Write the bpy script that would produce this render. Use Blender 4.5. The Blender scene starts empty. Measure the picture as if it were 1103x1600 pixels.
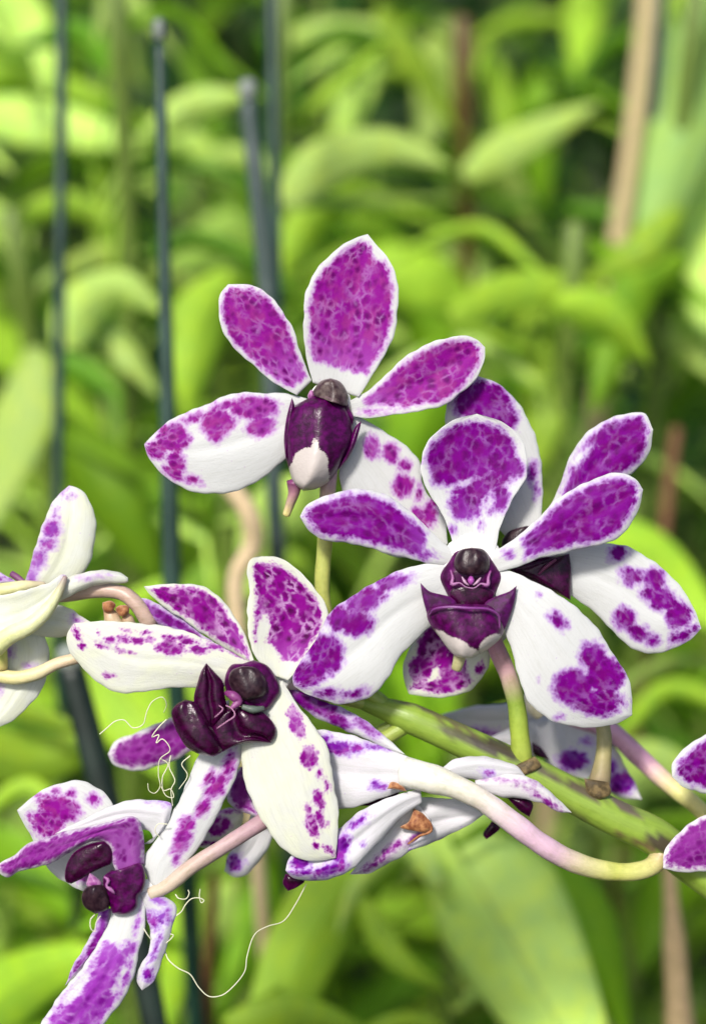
import bpy, math, random
import numpy as np
from mathutils import Vector, Matrix, Euler
random.seed(7); np.random.seed(7)
R = math.radians
SC = bpy.context.scene
COL = SC.collection

# ------------------------------------------------------------------ camera
D = 0.26                      # metres from lens to the focused flowers
S = 0.00011                   # metres per photo pixel on the focused plane
PITCH = 20.0
cam = bpy.data.cameras.new('camera'); camo = bpy.data.objects.new('camera', cam); COL.objects.link(camo)
cam.sensor_fit = 'VERTICAL'; cam.sensor_height = 24
cam.lens = 12 / (800 * S / D)
cam.clip_start = 0.01; cam.clip_end = 200
camo.location = (0, 0, 0.75); camo.rotation_euler = (R(90 - PITCH), 0, 0)
cam.dof.use_dof = True; cam.dof.focus_distance = D - 0.003; cam.dof.aperture_fstop = cam.lens / 8.4
SC.camera = camo
M = Matrix.Translation(camo.location) @ Euler(camo.rotation_euler).to_matrix().to_4x4()
MN = np.array(M)

# ------------------------------------------------------------------ light
w = bpy.data.worlds.new('World'); SC.world = w; w.use_nodes = True
nt = w.node_tree
sky = nt.nodes.new('ShaderNodeTexSky'); sky.sky_type = 'NISHITA'; sky.sun_disc = False
SUN_EL, SUN_AZ = 50.0, 205.0     # azimuth clockwise from +Y
sky.sun_elevation = R(SUN_EL); sky.sun_rotation = R(SUN_AZ); sky.dust_density = 3.0
bg = nt.nodes['Background']; bg.inputs[1].default_value = 0.11
nt.links.new(sky.outputs[0], bg.inputs[0])
sl = bpy.data.lights.new('sun', 'SUN'); sl.energy = 3.3; sl.angle = R(9); sl.color = (1, 0.96, 0.9)
so = bpy.data.objects.new('sun', sl); COL.objects.link(so)
sd_ = Vector((math.sin(R(SUN_AZ)) * math.cos(R(SUN_EL)), math.cos(R(SUN_AZ)) * math.cos(R(SUN_EL)), math.sin(R(SUN_EL))))
so.rotation_euler = sd_.to_track_quat('Z', 'Y').to_euler(); so.location = (0, 0, 3)
SC.view_settings.view_transform = 'Standard'; SC.view_settings.look = 'None'
SC.view_settings.gamma = 1; SC.view_settings.exposure = 0.40
try:
    SC.cycles.max_bounces = 8; SC.cycles.transmission_bounces = 6; SC.cycles.diffuse_bounces = 4
except Exception: pass

# ------------------------------------------------------------------ geometry helpers
def at(pts):
    """array of (px, py, depth px behind the focused plane) -> world points"""
    a = np.asarray(pts, float).reshape(-1, 3)
    d = D + a[:, 2] * S
    k = S * d / D
    loc = np.stack([(a[:, 0] - 551.5) * k, (800 - a[:, 1]) * k, -d, np.ones(len(a))], 1)
    return (loc @ MN.T)[:, :3]

WORG = {}
def link(name, V, F, mat, parent=None, attrs=None, smooth=True, origin=None):
    V = np.asarray(V, float)
    o0 = np.array(origin) if origin is not None else V.mean(0)
    me = bpy.data.meshes.new(name)
    me.from_pydata((V - o0).tolist(), [], [list(f) for f in F])
    if smooth: me.polygons.foreach_set('use_smooth', [True] * len(me.polygons))
    for k, v in (attrs or {}).items():
        v = np.asarray(v, float)
        if v.ndim == 1:
            a = me.attributes.new(k, 'FLOAT', 'POINT'); a.data.foreach_set('value', v.astype(np.float32))
        elif k == 'tint':
            a = me.attributes.new(k, 'FLOAT_COLOR', 'POINT')
            a.data.foreach_set('color', np.concatenate([v, np.ones((len(v), 1))], 1).astype(np.float32).ravel())
        else:
            a = me.attributes.new(k, 'FLOAT_VECTOR', 'POINT'); a.data.foreach_set('vector', v.astype(np.float32).ravel())
    me.materials.append(mat); me.update()
    o = bpy.data.objects.new(name, me); COL.objects.link(o)
    par = np.zeros(3)
    if parent is not None:
        o.parent = parent; par = WORG[parent.name]
    o.location = Vector((o0 - par).tolist()); WORG[o.name] = o0
    return o
def empty(name, loc, parent=None):
    o = bpy.data.objects.new(name, None); COL.objects.link(o); o.empty_display_size = 0.02
    o.location = Vector([float(c) for c in loc]); WORG[o.name] = np.array(loc, float)
    return o
def tag(o, label=None, cat=None, group=None, kind=None):
    if label: o['label'] = label
    if cat: o['category'] = cat
    if group: o['group'] = group
    if kind: o['kind'] = kind
    return o

def crom(P, n):
    """Catmull-Rom through P, resampled to n points evenly by length"""
    P = np.asarray(P, float)
    if len(P) < 3:
        t = np.linspace(0, 1, n)[:, None]; return P[0] * (1 - t) + P[-1] * t
    Q = np.vstack([2 * P[0] - P[1], P, 2 * P[-1] - P[-2]]); out = []
    for i in range(1, len(Q) - 2):
        p0, p1, p2, p3 = Q[i - 1], Q[i], Q[i + 1], Q[i + 2]
        d0, d1, d2 = [max(np.linalg.norm(b - a), 1e-9) ** .5 for a, b in ((p0, p1), (p1, p2), (p2, p3))]
        m1 = (p1 - p0) / d0 - (p2 - p0) / (d0 + d1) + (p2 - p1) / d1
        m2 = (p2 - p1) / d1 - (p3 - p1) / (d1 + d2) + (p3 - p2) / d2
        m1, m2 = m1 * d1, m2 * d1
        for t in np.linspace(0, 1, 14, endpoint=False):
            t2, t3 = t * t, t ** 3
            out.append((2 * t3 - 3 * t2 + 1) * p1 + (t3 - 2 * t2 + t) * m1 + (-2 * t3 + 3 * t2) * p2 + (t3 - t2) * m2)
    out.append(Q[-2]); out = np.array(out)
    l = np.r_[0, np.cumsum(np.linalg.norm(np.diff(out, axis=0), axis=1))]
    s = np.linspace(0, l[-1], n)
    return np.stack([np.interp(s, l, out[:, k]) for k in range(out.shape[1])], 1)

def blobfield(x, y, blobs):
    f = np.full(x.shape, -60.0)
    for b in blobs:
        bx, by, rx, ry = b[:4]; a = R(b[4]) if len(b) > 4 else 0
        dx, dy = x - bx, y - by
        qx = (dx * math.cos(a) + dy * math.sin(a)) / rx; qy = (-dx * math.sin(a) + dy * math.cos(a)) / ry
        f = np.maximum(f, (1 - np.sqrt(qx * qx + qy * qy)) * min(rx, ry) * 1.0)
    return f

def gridfaces(nu, nv, off=0, flip=False):
    F = []
    for i in range(nu - 1):
        for j in range(nv - 1):
            a = off + i * nv + j; q = (a, a + 1, a + nv + 1, a + nv)
            F.append(q[::-1] if flip else q)
    return F

FR = {'px': (0, 0, 1.0), 'z1': (200, 350, 3.064), 'z2': (430, 350, 3.064), 'z3': (440, 600, 2.626), 'z4': (680, 560, 2.608),
      'e1': (80, 850, 2.298), 'f1': (0, 1180, 2.507), 'f2': (0, 1240, 3.677), 'g1': (420, 1080, 2.298), 'i1': (0, 740, 3.677),
      'r1': (750, 980, 3.125), 'lb': (600, 820, 4.242), 'le': (240, 1000, 4.596), 'la': (420, 570, 6.128)}
def fx(fr, pts):
    ox, oy, s = FR[fr]; return np.array([(ox + p[0] / s, oy + p[1] / s) for p in pts])
def fb(fr, bl):
    ox, oy, s = FR[fr]
    return [(ox + b[0] / s, oy + b[1] / s, b[2] / s, b[3] / s) + tuple(b[4:]) for b in bl]

SEED = [0]
def petal(parent, name, mat, fr, L, Rr, z=(0, 0), bow=0, cup=8, fill=None, blobs=(), neg=(), twist=(0, 0), thick=5.0,
          ripple=3.0, label=None, step=3.0, tone=0.0):
    SEED[0] += 1; rng = np.random.RandomState(SEED[0])
    Lp, Rp = fx(fr, L), fx(fr, Rr)
    ln = max(np.linalg.norm(np.diff(Lp, axis=0), axis=1).sum(), np.linalg.norm(np.diff(Rp, axis=0), axis=1).sum())
    nu = int(max(12, min(110, ln / step)))
    A, B = crom(Lp, nu), crom(Rp, nu)
    wd = np.linalg.norm(A - B, axis=1)
    nv = int(max(9, min(70, wd.max() / step)))
    u = np.linspace(0, 1, nu)[:, None]; v = np.linspace(0, 1, nv)[None, :]
    X = A[:, 0:1] * (1 - v) + B[:, 0:1] * v; Y = A[:, 1:2] * (1 - v) + B[:, 1:2] * v
    c = 2 * v - 1
    wn = (wd / wd.max())[:, None]
    jt = lambda q: (0.9 * np.sin(q * ln / 9 + SEED[0]) + 0.6 * np.sin(q * ln / 4.3 + SEED[0] * 2.1) + 1.0 * np.sin(q * ln / 21 + SEED[0] * .7)) * .8
    dv = (B - A) / (wd[:, None] + 1e-6)
    ej = (np.clip(c, 0, 1) ** 6 * jt(u) - np.clip(-c, 0, 1) ** 6 * jt(u * 1.07 + .3)) * np.sin(np.pi * np.clip(u * .9 + .02, 0, 1))
    X = X + dv[:, 0:1] * ej; Y = Y + dv[:, 1:2] * ej
    Z = z[0] * (1 - u) + z[1] * u + bow * 4 * u * (1 - u) + cup * c * c * wn + (twist[0] * (1 - u) + twist[1] * u) * c * wn
    ph = rng.rand(4) * 6.28
    Z = Z + ripple * wn * (np.sin(u * 9 + ph[0] + c * 1.3) * np.abs(c) ** 2 * 0.9 + 0.5 * np.sin(u * 5 + ph[1]) + 0.35 * np.sin(c * 5 + ph[2] + u * 3))
    Z = Z - 2.2 * np.exp(-(c / 0.12) ** 2) * wn * np.sin(np.pi * np.clip(u, 0, 1)) * -1.0
    x, y, zz = X.ravel(), Y.ravel(), Z.ravel()
    O = np.vstack([crom(Lp, 160), crom(Rp, 160)[::-1]])
    ed = np.sqrt(((np.stack([x, y], 1)[:, None, :] - O[None]) ** 2).sum(2)).min(1)
    U = np.repeat(u, nv, 1).ravel(); Vv = np.repeat(v, nu, 0).ravel()
    f = blobfield(x, y, fb(fr, blobs))
    if fill:
        m, u0, u1 = fill
        f = np.maximum(f, np.minimum(np.minimum(ed - m, (U - u0) * ln), (u1 - U) * ln))
    if neg: f = np.minimum(f, -blobfield(x, y, fb(fr, neg)))
    f = np.minimum(f, ed - 1.5) if fill else f
    # thickness: closed shell, thin at the rim
    T = thick * 0.5 * np.clip(ed / 6, 0.0, 1) ** .5
    T = T.reshape(nu, nv); rim = np.zeros((nu, nv), bool); rim[0] = rim[-1] = True; rim[:, 0] = rim[:, -1] = True
    T[rim] = 0.6
    T = T.ravel()
    P1 = at(np.stack([x, y, zz - T], 1)); P2 = at(np.stack([x, y, zz + T], 1))
    n = nu * nv; F = gridfaces(nu, nv, 0) + gridfaces(nu, nv, n, True)
    ring = [j for j in range(nv)] + [i * nv + nv - 1 for i in range(1, nu)] + [(nu - 1) * nv + j for j in range(nv - 2, -1, -1)] + [i * nv for i in range(nu - 2, 0, -1)]
    for k in range(len(ring)):
        a, b = ring[k], ring[(k + 1) % len(ring)]
        F.append((b, a, a + n, b + n))
    pu = U * ln; pv = (Vv - .5) * np.repeat(wd[:, None] * .5 + wd.max() * .5, nv, 1).ravel()
    pq = np.stack([pu + SEED[0] * 317.0, pv + SEED[0] * 91.0, np.zeros(n)], 1)
    at_ = {'sd': np.r_[f, f], 'ed': np.r_[ed, ed], 'uu': np.r_[U, U], 'pq': np.vstack([pq, pq])}
    o = link(name, np.vstack([P1, P2]), F, MATS[mat], parent, at_)
    if label: o['label'] = label
    return o

def pillow(parent, name, mat, fr, L, Rr, z=0, H=20, z2=0, blobs=(), label=None, power=0.5, step=2.0, back=0.35, collect=None, dent=0):
    """rounded body from an outline: swells towards the viewer by H px"""
    SEED[0] += 1
    Lp, Rp = fx(fr, L), fx(fr, Rr)
    ln = max(np.linalg.norm(np.diff(Lp, axis=0), axis=1).sum(), np.linalg.norm(np.diff(Rp, axis=0), axis=1).sum())
    nu = int(max(14, min(80, ln / step)))
    A, B = crom(Lp, nu), crom(Rp, nu); wd = np.linalg.norm(A - B, axis=1)
    nv = int(max(11, min(60, wd.max() / step)))
    u = (1 - np.cos(np.linspace(0, np.pi, nu)))[:, None] / 2; v = (1 - np.cos(np.linspace(0, np.pi, nv)))[None, :] / 2
    iu = u.ravel() * (nu - 1)
    A = np.stack([np.interp(iu, np.arange(nu), A[:, k]) for k in (0, 1)], 1); B = np.stack([np.interp(iu, np.arange(nu), B[:, k]) for k in (0, 1)], 1)
    X = A[:, 0:1] * (1 - v) + B[:, 0:1] * v; Y = A[:, 1:2] * (1 - v) + B[:, 1:2] * v
    pr = (np.clip(4 * v * (1 - v), 0, 1) ** power) * (np.clip(4 * u * (1 - u), 0, 1) ** (power * 0.9))
    rng = np.random.RandomState(SEED[0] + 50); ph = rng.rand(3) * 6.28
    wob = 1 + 0.10 * np.sin(u * 7 + ph[0] + v * 4) + 0.07 * np.sin(v * 11 + ph[1])
    base = z + z2 * u
    Zf = base - H * pr * wob + dent * pr * np.exp(-((v - .5) / .1) ** 2); Zb = base + back * H * pr + 0.5
    x, y = X.ravel(), Y.ravel(); n = nu * nv
    O = np.vstack([crom(Lp, 100), crom(Rp, 100)[::-1]])
    ed = np.sqrt(((np.stack([x, y], 1)[:, None, :] - O[None]) ** 2).sum(2)).min(1)
    f = blobfield(x, y, fb(fr, blobs))
    P = np.vstack([at(np.stack([x, y, Zf.ravel()], 1)), at(np.stack([x, y, Zb.ravel()], 1))])
    F = gridfaces(nu, nv, 0) + gridfaces(nu, nv, n, True)
    ring = [j for j in range(nv)] + [i * nv + nv - 1 for i in range(1, nu)] + [(nu - 1) * nv + j for j in range(nv - 2, -1, -1)] + [i * nv for i in range(nu - 2, 0, -1)]
    for k in range(len(ring)):
        a, b = ring[k], ring[(k + 1) % len(ring)]; F.append((b, a, a + n, b + n))
    pq = np.stack([x + SEED[0] * 113.0, y, Zf.ravel()], 1)
    at_ = {'sd': np.r_[f, f], 'ed': np.r_[ed, ed], 'uu': np.tile(np.repeat(u, nv, 1).ravel(), 2), 'pq': np.vstack([pq, pq])}
    if collect is not None:
        collect.append((P, F, at_)); return None
    o = link(name, P, F, MATS[mat], parent, at_)
    if label: o['label'] = label
    return o

def join(parts, name, mat, parent, label=None):
    V, F, at_ = [], [], {}; off = 0
    for P, f, a in parts:
        V.append(P); F += [tuple(i + off for i in q) for q in f]; off += len(P)
        for k, val in a.items(): at_.setdefault(k, []).append(val)
    o = link(name, np.vstack(V), F, MATS[mat], parent, {k: np.concatenate(v) for k, v in at_.items()})
    if label: o['label'] = label
    return o

def tube_data(P3, rad, seg=14, wob=0.0, cols=None, px=None):
    """P3 world points (n,3), rad metres (n)"""
    n = len(P3); T = np.gradient(P3, axis=0); T /= np.linalg.norm(T, axis=1)[:, None] + 1e-12
    up = np.array([0.13, 0.31, 0.94]); N = np.cross(T[0], up); N /= np.linalg.norm(N)
    V = []; rng = np.random.RandomState(n)
    ph = rng.rand(3) * 6.28
    for i in range(n):
        N = N - T[i] * np.dot(N, T[i]); N /= np.linalg.norm(N) + 1e-12
        Bn = np.cross(T[i], N)
        for k in range(seg):
            a = 2 * math.pi * k / seg
            r = rad[i] * (1 + wob * (math.sin(3 * a + ph[0] + i * .11) * .5 + math.sin(i * .37 + ph[1]) * .6))
            V.append(P3[i] + r * (N * math.cos(a) + Bn * math.sin(a)))
    F = [(i * seg + k, i * seg + (k + 1) % seg, (i + 1) * seg + (k + 1) % seg, (i + 1) * seg + k) for i in range(n - 1) for k in range(seg)]
    V.append(P3[0] - T[0] * rad[0] * .5); V.append(P3[-1] + T[-1] * rad[-1] * .5)
    c0, c1 = n * seg, n * seg + 1
    F += [(c0, (k + 1) % seg, k) for k in range(seg)] + [(c1, (n - 1) * seg + k, (n - 1) * seg + (k + 1) % seg) for k in range(seg)]
    return np.array(V), F

def tube(parent, name, mat, fr, pts, rad, colors, paint=(), n=None, seg=16, wob=0.04, label=None, collect=None, extra=None):
    """pts (x,y,z px), rad px list, colours along length; paint = blobs with a colour each"""
    ox, oy, s = FR[fr]
    p = np.array([(ox + a / s, oy + b / s, c) for a, b, c in pts])
    ln = np.linalg.norm(np.diff(p, axis=0), axis=1).sum()
    n = n or int(max(10, min(160, ln / 3)))
    # carry the radius through the same curve
    rr = np.interp(np.linspace(0, 1, n), np.linspace(0, 1, len(rad)), rad)
    C = crom(p, n); W = at(C)
    sc = S * (D + C[:, 2] * S) / D
    V, F = tube_data(W, rr * sc, seg, wob)
    tt = np.r_[np.repeat(np.linspace(0, 1, n), seg), 0, 1]
    cc = np.array(colors, float)
    t0 = np.linspace(0, 1, len(cc)); tint = np.stack([np.interp(tt, t0, cc[:, k]) for k in range(3)], 1)
    # project ring verts back to px for paint
    idx = np.r_[np.repeat(np.arange(n), seg), 0, n - 1]
    if paint:
        Wl = (np.c_[V, np.ones(len(V))] @ np.linalg.inv(MN).T); dd = -Wl[:, 2]; k = S * dd / D
        x = Wl[:, 0] / k + 551.5; y = 800 - Wl[:, 1] / k
        for b, colr in paint:
            f = np.clip(blobfield(x, y, fb(fr, [b])) / 3 + .5, 0, 1)[:, None]
            tint = tint * (1 - f) + np.array(colr) * f
    ang = np.r_[np.tile(np.arange(seg) / seg, n), 0, 0]
    pq = np.stack([tt * ln + SEED[0] * 71, ang * 30, np.zeros(len(tt))], 1)
    if collect is not None:
        collect.append((V, F, {'tint': tint, 'pq': pq})); return None
    o = link(name, V, F, MATS[mat], parent, {'tint': tint, 'pq': pq})
    if label: o['label'] = label
    return o

# ------------------------------------------------------------------ materials
MATS = {}
class NB:
    def __init__(s, name):
        s.m = bpy.data.materials.new(name); s.m.use_nodes = True; s.t = s.m.node_tree; s.t.nodes.clear()
        MATS[name] = s.m
        s.out = s.n('ShaderNodeOutputMaterial')
    def n(s, ty, **kw):
        nd = s.t.nodes.new(ty)
        for k, v in kw.items(): setattr(nd, k, v)
        return nd
    def put(s, sock, v):
        if isinstance(v, bpy.types.NodeSocket): s.t.links.new(v, sock)
        elif v is not None:
            if isinstance(v, (tuple, list)) and len(v) == 3 and sock.type == 'RGBA': v = (*v, 1)
            sock.default_value = v
    def attr(s, name, out='Fac'):
        a = s.n('ShaderNodeAttribute'); a.attribute_name = name; return a.outputs[out]
    def math(s, op, a, b=None, c=None, clamp=False):
        m = s.n('ShaderNodeMath', operation=op); m.use_clamp = clamp
        s.put(m.inputs[0], a); s.put(m.inputs[1], b)
        if c is not None: s.put(m.inputs[2], c)
        return m.outputs[0]
    def ss(s, v, lo, hi, a=0.0, b=1.0):
        m = s.n('ShaderNodeMapRange', interpolation_type='SMOOTHSTEP')
        s.put(m.inputs[0], v); s.put(m.inputs[1], lo); s.put(m.inputs[2], hi); s.put(m.inputs[3], a); s.put(m.inputs[4], b)
        return m.outputs[0]
    def vscale(s, vec, sc):
        m = s.n('ShaderNodeVectorMath', operation='MULTIPLY'); s.put(m.inputs[0], vec); m.inputs[1].default_value = sc
        return m.outputs[0]
    def vadd(s, a, b):
        m = s.n('ShaderNodeVectorMath', operation='ADD'); s.put(m.inputs[0], a); s.put(m.inputs[1], b); return m.outputs[0]
    def noise(s, vec, scale, detail=2.0, rough=.5, out=0):
        m = s.n('ShaderNodeTexNoise'); s.put(m.inputs['Vector'], vec); m.inputs['Scale'].default_value = scale
        m.inputs['Detail'].default_value = detail; m.inputs['Roughness'].default_value = rough
        return m.outputs[out]
    def mix(s, f, a, b, mode='MIX'):
        m = s.n('ShaderNodeMix', data_type='RGBA', blend_type=mode)
        s.put(m.inputs[0], f); s.put(m.inputs[6], a); s.put(m.inputs[7], b); return m.outputs[2]
    def bump(s, h, strength, dist):
        m = s.n('ShaderNodeBump'); s.put(m.inputs['Height'], h); m.inputs['Strength'].default_value = strength
        m.inputs['Distance'].default_value = dist; return m.outputs[0]
    def surf(s, col, rough=.5, trans=0.0, transcol=None, normal=None, spec=.5, sss=0.0, coat=0.0):
        p = s.n('ShaderNodeBsdfPrincipled'); s.put(p.inputs['Base Color'], col); s.put(p.inputs['Roughness'], rough)
        p.inputs['Specular IOR Level'].default_value = spec
        p.inputs['Coat Weight'].default_value = coat; p.inputs['Coat Roughness'].default_value = 0.15
        if sss:
            p.inputs['Subsurface Weight'].default_value = sss; p.inputs['Subsurface Radius'].default_value = (1, .7, .7)
            p.inputs['Subsurface Scale'].default_value = 0.0012
        if normal is not None: s.put(p.inputs['Normal'], normal)
        o = p.outputs[0]
        if trans:
            t = s.n('ShaderNodeBsdfTranslucent'); s.put(t.inputs[0], transcol if transcol is not None else col)
            if normal is not None: s.put(t.inputs['Normal'], normal)
            mx = s.n('ShaderNodeMixShader'); mx.inputs[0].default_value = trans
            s.t.links.new(o, mx.inputs[1]); s.t.links.new(t.outputs[0], mx.inputs[2]); o = mx.outputs[0]
        s.t.links.new(o, s.out.inputs[0])

def petal_mat(name, white=(.63, .64, .63), deep=(.13, .0, .14), main=(.25, .001, .28), lilac=(.43, .13, .62), tipcol=None,
              cell=12.0, crack=.35, warp=9.0, soft=5.0, inner=(.36, .03, .30), mottling=.6, lobe=0.5, veins=.35):
    b = NB(name); pq = b.attr('pq', 'Vector'); sd = b.attr('sd'); ed = b.attr('ed'); uu = b.attr('uu')
    pl = b.vscale(pq, (.78, 1, 1))
    n1 = b.noise(pl, 1 / 13., 2); n2 = b.noise(pq, 1 / 3.6, 2, .6); n3 = b.noise(pl, 1 / 30., 2)
    nf = b.noise(b.vscale(pq, (.35, 1, 1)), 1 / 1.6, 2, .7)
    wv = b.n('ShaderNodeVectorMath', operation='SCALE'); b.put(wv.inputs[0], b.noise(pq, 1 / 9., 1, .5, 1)); wv.inputs[3].default_value = 6.0
    vo = b.n('ShaderNodeTexVoronoi', feature='DISTANCE_TO_EDGE'); b.put(vo.inputs['Vector'], b.vadd(pl, wv.outputs[0])); vo.inputs['Scale'].default_value = 1 / cell
    vc = b.n('ShaderNodeTexVoronoi', feature='F1'); b.put(vc.inputs['Vector'], b.vadd(pl, wv.outputs[0])); vc.inputs['Scale'].default_value = 1 / cell
    edge = vo.outputs['Distance']
    vs = b.n('ShaderNodeTexVoronoi', feature='F1'); b.put(vs.inputs['Vector'], b.vadd(pq, wv.outputs[0])); vs.inputs['Scale'].default_value = 1 / 6.5
    f = b.math('ADD', sd, b.math('MULTIPLY', b.math('SUBTRACT', n1, .5), warp * 1.2))
    f = b.math('ADD', f, b.math('MULTIPLY', b.math('SUBTRACT', n2, .5), warp * .45))
    f = b.math('ADD', f, b.math('MULTIPLY', b.math('SUBTRACT', vc.outputs['Distance'], .45), -lobe * cell))
    f = b.math('ADD', f, b.math('MULTIPLY', b.math('SUBTRACT', vs.outputs['Distance'], .45), -5.0))
    halo = b.ss(f, -soft * 1.15, soft * .5)
    core = b.ss(f, -soft * .15, soft)
    ck = b.ss(b.math('ADD', edge, b.math('MULTIPLY', b.math('SUBTRACT', n2, .5), .25)), 0.0, 0.24)
    ckamt = b.math('MULTIPLY', b.ss(b.noise(pl, 1 / 24., 2), .40, .66), crack)
    core = b.math('MULTIPLY', core, b.math('SUBTRACT', 1, b.math('MULTIPLY', ckamt, b.math('SUBTRACT', 1, ck))))
    # pigment inside: dark nuclei to the cells, deeper towards tip and rim, paler magenta in the middle
    nuc = b.ss(vc.outputs['Distance'], .62, .12)
    nuc2 = b.ss(vs.outputs['Distance'], .55, .15)
    rimd = b.math('MULTIPLY', b.ss(ed, 26, 8), b.ss(uu, .25, .75))
    dp = b.math('MULTIPLY', nuc, b.ss(n3, .32, .62))
    dp = b.math('MAXIMUM', dp, b.math('MULTIPLY', b.math('MULTIPLY', rimd, nuc2), .9))
    dp = b.math('MULTIPLY', dp, b.ss(f, 1, 9))
    pg = b.mix(b.math('MULTIPLY', b.ss(b.noise(pl, 1 / 20., 2, .5), .42, .66), mottling), main, inner)
    pg = b.mix(b.math('MULTIPLY', b.ss(uu, .42, .10), .45), pg, lilac)
    pg = b.mix(dp, pg, deep)
    pg = b.mix(b.math('MULTIPLY', b.ss(nf, .55, .8), .10), pg, lilac)
    wh = white if tipcol is None else b.mix(b.ss(n3, .3, .7), white, tipcol)
    wh = b.mix(b.math('MULTIPLY', b.ss(b.noise(b.vscale(pq, (.07, 1, 1)), 1 / 3.0, 2, .6), .45, .7), .30), wh, tuple(c * .80 for c in (white[0], white[1], white[2] * .93)))
    spk = b.ss(b.noise(pq, 1 / 5.5, 1), .74, .80)
    wh = b.mix(b.math('MULTIPLY', spk, .35), wh, lilac)
    col = b.mix(b.math('MULTIPLY', halo, .72), wh, lilac)
    col = b.mix(core, col, pg)
    h = b.math('ADD', b.math('MULTIPLY', b.noise(b.vscale(pq, (.10, 1, 1)), 1 / 3.2, 2, .6), veins), b.math('MULTIPLY', n2, .55))
    h = b.math('ADD', h, b.math('MULTIPLY', nf, .25))
    h = b.math('ADD', h, b.math('MULTIPLY', n1, .8))
    nm = b.bump(h, .28, .0003)
    b.surf(col, rough=.5, trans=.2, normal=nm, spec=.07)
    return b.m
petal_mat('petal_bright', inner=(.30, .025, .22), main=(.25, .004, .25), deep=(.12, .0, .12), lilac=(.44, .12, .55), crack=.36, mottling=.8, soft=5.5, warp=5, cell=13)
petal_mat('petal_vivid', main=(.18, .0, .225), deep=(.105, .0, .115), inner=(.15, .0, .12), lilac=(.36, .10, .56), crack=.28, warp=7, soft=6.5, cell=15)
petal_mat('petal_spotted', white=(.65, .66, .61), tipcol=(.69, .71, .57), main=(.22, .0, .22), deep=(.06, .0, .05), lilac=(.42, .10, .48), cell=15, crack=.95, warp=2.5, soft=3, mottling=.05, lobe=.35)
petal_mat('petal_streak', main=(.28, .03, .38), deep=(.18, .006, .25), inner=(.33, .07, .42), lilac=(.46, .18, .62), cell=16, crack=.5, warp=8, soft=5, mottling=.7)
petal_mat('petal_lilac', white=(.70, .68, .695), main=(.22, .015, .24), deep=(.13, .003, .14), inner=(.27, .05, .29), lilac=(.36, .12, .42), crack=.15)
petal_mat('petal_cream', white=(.70, .72, .65), tipcol=(.69, .71, .56), main=(.24, .04, .34), deep=(.2, .02, .28), lilac=(.45, .22, .64), crack=.15, soft=8)
petal_mat('petal_pale', white=(.63, .63, .64), tipcol=(.68, .66, .695), main=(.18, .005, .32), deep=(.09, .0, .16), lilac=(.40, .18, .66), crack=.2, warp=8, soft=5)

def lip_mat(name, dark=(.014, .0, .008), mid=(.050, .0, .036), pale=(.50, .45, .42), rough=.24, edgecol=(.14, .012, .12)):
    b = NB(name); pq = b.attr('pq', 'Vector'); sd = b.attr('sd'); ed = b.attr('ed')
    n1 = b.noise(pq, 1 / 10., 3, .6); n2 = b.noise(pq, 1 / 2.6, 2)
    col = b.mix(b.ss(n1, .30, .80), dark, mid)
    col = b.mix(b.math('MULTIPLY', b.ss(n2, .66, .9), .3), col, edgecol)
    col = b.mix(b.math('MULTIPLY', b.ss(ed, 2.4, .2), .45), col, edgecol)
    f = b.math('ADD', sd, b.math('MULTIPLY', b.math('SUBTRACT', n2, .5), 6))
    col = b.mix(b.ss(f, -1.2, 1.2), col, pale)
    nm = b.bump(b.math('ADD', n1, b.math('MULTIPLY', n2, .25)), .25, .0004)
    b.surf(col, rough=rough, normal=nm, spec=.28, coat=.0)
lip_mat('lip_dark'); lip_mat('lip_plum', rough=.3, dark=(.028, .0, .022), mid=(.095, .0, .085))
lip_mat('lip_lobe', rough=.6, dark=(.030, .0003, .026), mid=(.09, .0006, .10)); lip_mat('cap_dark', dark=(.012, .003, .008), mid=(.045, .022, .028), edgecol=(.10, .05, .07), rough=.35)
lip_mat('cap_grey', dark=(.03, .012, .016), mid=(.13, .095, .085), edgecol=(.20, .12, .15), rough=.4)
lip_mat('stigma_pink', dark=(.22, .04, .20), mid=(.48, .24, .42), edgecol=(.6, .4, .54), rough=.4)
lip_mat('bract', dark=(.05, .035, .015), mid=(.20, .14, .06), edgecol=(.26, .18, .10), rough=.6); lip_mat('dry_brown', dark=(.16, .045, .02), mid=(.50, .24, .10), edgecol=(.62, .40, .26), rough=.6)

def stem_mat(name, rough=.4, mott=.3, streak=.5, blotch=None):
    b = NB(name); pq = b.attr('pq', 'Vector'); t = b.attr('tint', 'Color')
    n1 = b.noise(b.vscale(pq, (.15, 1, 1)), 1 / 3., 3, .6); n2 = b.noise(pq, 1 / 7., 3, .6)
    c = b.mix(b.math('MULTIPLY', b.ss(n1, .4, .75), streak), t, b.mix(1.0, t, (.62, .66, .45), 'MULTIPLY'))
    c = b.mix(b.math('MULTIPLY', b.ss(n2, .45, .75), mott), c, b.mix(1.0, t, (1.35, 1.25, 1.2), 'MULTIPLY'))
    if blotch: c = b.mix(b.math('MULTIPLY', b.ss(b.noise(b.vscale(pq, (.3, 1, 1)), 1 / 11., 4, .7), .6, .68), .8), c, blotch)
    nm = b.bump(b.math('ADD', n1, n2), .18, .0004)
    b.surf(c, rough=rough, normal=nm, sss=.15, spec=.45)
stem_mat('pedicel'); stem_mat('stem_green', blotch=(.10, .08, .035), streak=.6)
stem_mat('cane', rough=.5, mott=.5); stem_mat('dry_cane', rough=.7, mott=.6, streak=.8); stem_mat('fibre', rough=.6, mott=.1, streak=.1)

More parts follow.
